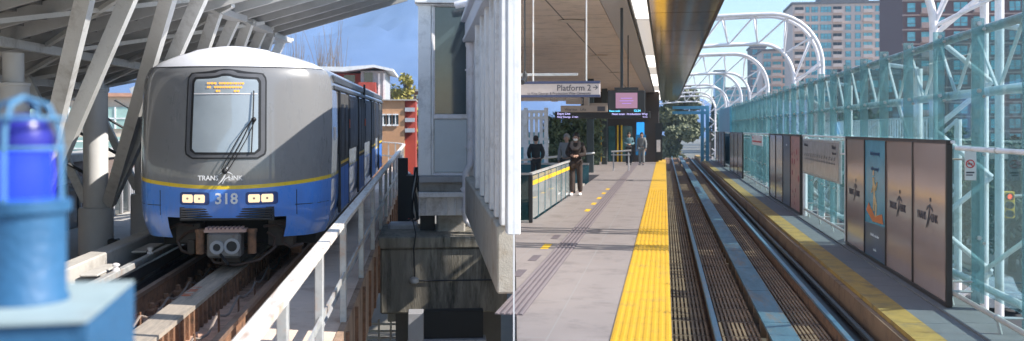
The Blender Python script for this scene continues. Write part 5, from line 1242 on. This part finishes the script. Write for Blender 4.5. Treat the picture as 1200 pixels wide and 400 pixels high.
def person(lab, pos, face, h, coat, legs, hair, coat_len=.0, hands='side', mask=False, stride=.0, hairlong=False, fr='R'):
    "face: heading in degrees, 0 looks away down the track"
    t = thing('person', lab, 'person', fr, pos, rz=R(face)); s = h/1.75
    def S(*p): return tuple(x*s for x in p)
    J = {'pel':S(0,0,.95),'wai':S(0,.005,1.10),'che':S(0,0,1.30),'nek':S(0,-.01,1.47),'hd0':S(0,.01,1.55),'hd1':S(0,.02,1.63),'hd2':S(0,.01,1.71)}
    side = {}
    for g_, nm in ((1,'r'),(-1,'l')):
        st_ = stride*g_
        J['hip'+nm] = S(.09*g_,0,.90); J['kne'+nm] = S(.10*g_,.03+st_*.6,.50); J['ank'+nm] = S(.10*g_,-.02+st_,.09); J['toe'+nm] = S(.11*g_,.14+st_,.035)
        J['sho'+nm] = S(.175*g_,0,1.42)
        if hands == 'front': J['elb'+nm] = S(.25*g_,.03,1.16); J['wri'+nm] = S(.08*g_,.24,1.13)
        elif hands == 'back': J['elb'+nm] = S(.26*g_,-.06,1.15); J['wri'+nm] = S(.20*g_,.10,.98)
        else: J['elb'+nm] = S(.23*g_,-.02,1.13); J['wri'+nm] = S(.24*g_,.06,.88)
    names = list(J); idx = {n: i for i, n in enumerate(names)}; pts = [J[n] for n in names]
    rad = {'pel':(.15,.11),'wai':(.125,.095),'che':(.15,.11),'nek':.055,'hd0':.066,'hd1':.085,'hd2':.066,'hip':.085,'kne':.055,'ank':.036,'toe':.034,'sho':.062,'elb':.042,'wri':.028}
    rr = [rad[n] if n in rad else rad[n[:3]] for n in names]
    ed = [('pel','wai'),('wai','che'),('che','nek'),('nek','hd0'),('hd0','hd1'),('hd1','hd2')]
    for nm in 'rl': ed += [('pel','hip'+nm),('hip'+nm,'kne'+nm),('kne'+nm,'ank'+nm),('ank'+nm,'toe'+nm),('che','sho'+nm),('sho'+nm,'elb'+nm),('elb'+nm,'wri'+nm)]
    edges = [(idx[a], idx[b]) for a, b in ed]
    for nm, g_ in (('r',1),('l',-1)):      # palm, four fingers and a thumb
        wr = Vector(J['wri'+nm]); dr = (wr-Vector(J['elb'+nm])).normalized(); sd_ = dr.cross(Vector((0,1,0) if abs(dr.y) < .8 else (0,0,1))).normalized(); nn = sd_.cross(dr)
        pm = wr+dr*.07*s; pts.append(tuple(pm)); rr.append((.030,.018)); ip = len(pts)-1; edges.append((idx['wri'+nm], ip))
        for f, (L, off) in enumerate(((.070,-.027),(.082,-.009),(.076,.009),(.058,.027))):
            a = pm+sd_*off*s+dr*.02*s; b = a+dr*L*.55*s+nn*.006*s; c = b+dr*L*.35*s+nn*.022*s
            for q_, r_ in ((a,.0095),(b,.0088),(c,.0075)): pts.append(tuple(q_)); rr.append(r_)
            k = len(pts); edges += [(ip,k-3),(k-3,k-2),(k-2,k-1)]
        a = wr+dr*.03*s-sd_*.035*s; b = a+dr*.035*s-sd_*.02*s+nn*.012*s; pts += [tuple(a), tuple(b)]; rr += [.011,.009]; k = len(pts); edges += [(idx['wri'+nm],k-2),(k-2,k-1)]
    rr = [tuple(x*s for x in r_) if isinstance(r_, tuple) else r_*s for r_ in rr]
    skinned('body', pts, edges, rr, SKIN, t)
    def chain(name, ns, infl, m, extra=None, eds=None, ov=None):
        P_ = [J[n] for n in ns]; E = [(ns.index(a), ns.index(b)) for a, b in (eds or [(a, b) for a, b in ed if a in ns and b in ns])]
        Q = []
        for n in ns:
            r_ = (ov or {}).get(n) or (ov or {}).get(n[:3]) or (rad[n] if n in rad else rad[n[:3]]); r_ = r_ if isinstance(r_, tuple) else (r_, r_); Q.append(((r_[0]+infl)*s, (r_[1]+infl)*s))
        return skinned(name, P_, E, Q, m, t)
    chain('trousers', ['pel','hipr','kner','ankr','hipl','knel','ankl'], .018, legs, ov={'kne':.068,'ank':.06,'hip':.095})
    if coat_len: J['hem'] = S(0,0,.95-coat_len); rad['hem'] = (.20,.15); ed.append(('pel','hem'))
    ns = ['che','pel','wai','nek','shor','elbr','wrir','shol','elbl','wril'] + (['hem'] if coat_len else [])
    chain('coat', ns, .024, coat, ov={'nek':.062,'elb':.056,'wri':.040,'sho':.078,'pel':(.165,.125) if not coat_len else (.19,.14)})
    m = MB(); z = 1.66*s
    m.ball((0,-.012*s,z+.02*s), (.098*s,.108*s,.11*s), 14, 10)
    if hairlong: m.ball((0,-.05*s,z-.12*s), (.095*s,.06*s,.15*s), 12, 8)
    hr = part_local('hair', m, hair, t)
    m = MB(); m.ball((0,.055*s,1.615*s), (.070*s,.060*s,.088*s), 14, 10); m.ball((0,.118*s,1.605*s), (.014*s,.022*s,.024*s), 8, 6)
    for g_ in (1,-1): m.ball((.088*g_*s,.01*s,1.615*s), (.014*s,.025*s,.034*s), 8, 6)
    part_local('face', m, SKIN, t)
    m = MB()
    for g_ in (1,-1): m.ball((.030*g_*s,.110*s,1.635*s), (.014*s,.008*s,.007*s), 8, 6)
    part_local('eye', m, INK, t)
    if mask: m = MB(); m.ball((0,.075*s,1.582*s), (.062*s,.056*s,.048*s), 12, 8); part_local('face_mask', m, DW, t)
    else: m = MB(); m.ball((0,.108*s,1.568*s), (.024*s,.010*s,.007*s), 8, 6); part_local('mouth', m, mat('lips', (.3,.1,.08), .6) if 'lips' not in bpy.data.materials else bpy.data.materials['lips'], t)
    for nm in 'rl':
        a, b = Vector(J['ank'+nm]), Vector(J['toe'+nm]); m = MB(); cx_ = (a+b)/2; m.ball((cx_.x,cx_.y+.01*s,.045*s), (.048*s,.135*s,.045*s), 12, 8); part_local('shoe', m, DW if mask else INK, t)
    return t
def part_local(name, mb, m, parent):
    o = bpy.data.objects.new(name, mesh(name, mb, m, (0,0,0), 60)); COL.objects.link(o); o.parent = parent; return o
BRN = mat('brown_coat', (.032,.020,.016), .85, var=.2, scale=20); BRN2 = mat('brown_trousers', (.055,.035,.028), .85, var=.2)
BLKC = mat('black_cloth', (.02,.022,.025), .85); GRYC = mat('grey_cloth', (.22,.23,.24), .85); TLC = mat('teal_cloth', (.12,.22,.26), .85); SCARF = mat('scarf', (.20,.16,.14), .9, var=.2, scale=20)
c = at(675, 229.5, w=PF)
p1 = person('person in long brown coat and white mask walking up the platform', (c.x,c.y,PF), 175, 1.76, BRN, BRN2, HAIRD, .12, 'front', True, .10)
m = MB(); m.path([(-.10,.03,1.50),(-.11,.10,1.40),(-.05,.15,1.33),(.05,.15,1.33),(.11,.10,1.40),(.10,.03,1.50),(0,-.06,1.53),(-.10,.03,1.50)], .055, 8); part_local('scarf', m, SCARF, p1)
c = at(628, 160, v=33); person('person in black shirt seen from behind near the white screen', (c.x,33,c.z-1.74), 10, 1.74, BLKC, BLKC, HAIRD, 0, 'back')
m = MB(); m.box((UL(31),31,c.z-2.1),(-2.9,35.5,c.z-1.74)); solo('stair_landing', m, CONC, 'R', 'concrete stair landing behind the teal glass balustrade', 'landing')
c = at(664, 222, w=PF); person('person in grey top standing behind the brown coat', (c.x,c.y,PF), 170, 1.72, GRYC, BLKC, mat('grey_hair', (.25,.24,.23), .8), 0, 'side')
for px, lab, ct in ((737,'person in pale teal shirt waiting left of the blue pane',TLC),(752,'person in grey shorts standing in front of the blue pane',GRYC)):
    person(lab, (at(px,186,v=51).x,51,PF), 180 if px == 737 else 160, 1.7, ct, GRYC if px == 752 else BLKC, HAIRD, 0, 'side' if px == 752 else 'front')
# haze
hz = MB(); hz.box((-2600,-400,-9),(2600,1700,262))
hm_ = bpy.data.materials.new('air'); hm_.use_nodes = True; t_ = hm_.node_tree; t_.nodes.clear()
o_ = t_.nodes.new('ShaderNodeOutputMaterial'); pv_ = t_.nodes.new('ShaderNodeVolumePrincipled'); pv_.inputs['Color'].default_value = (.50,.74,1.0,1); pv_.inputs['Density'].default_value = .0004; pv_.inputs['Anisotropy'].default_value = .1
t_.links.new(pv_.outputs[0], o_.inputs['Volume'])
solo('haze', hz, hm_, 'W', kind='stuff', smooth=0)
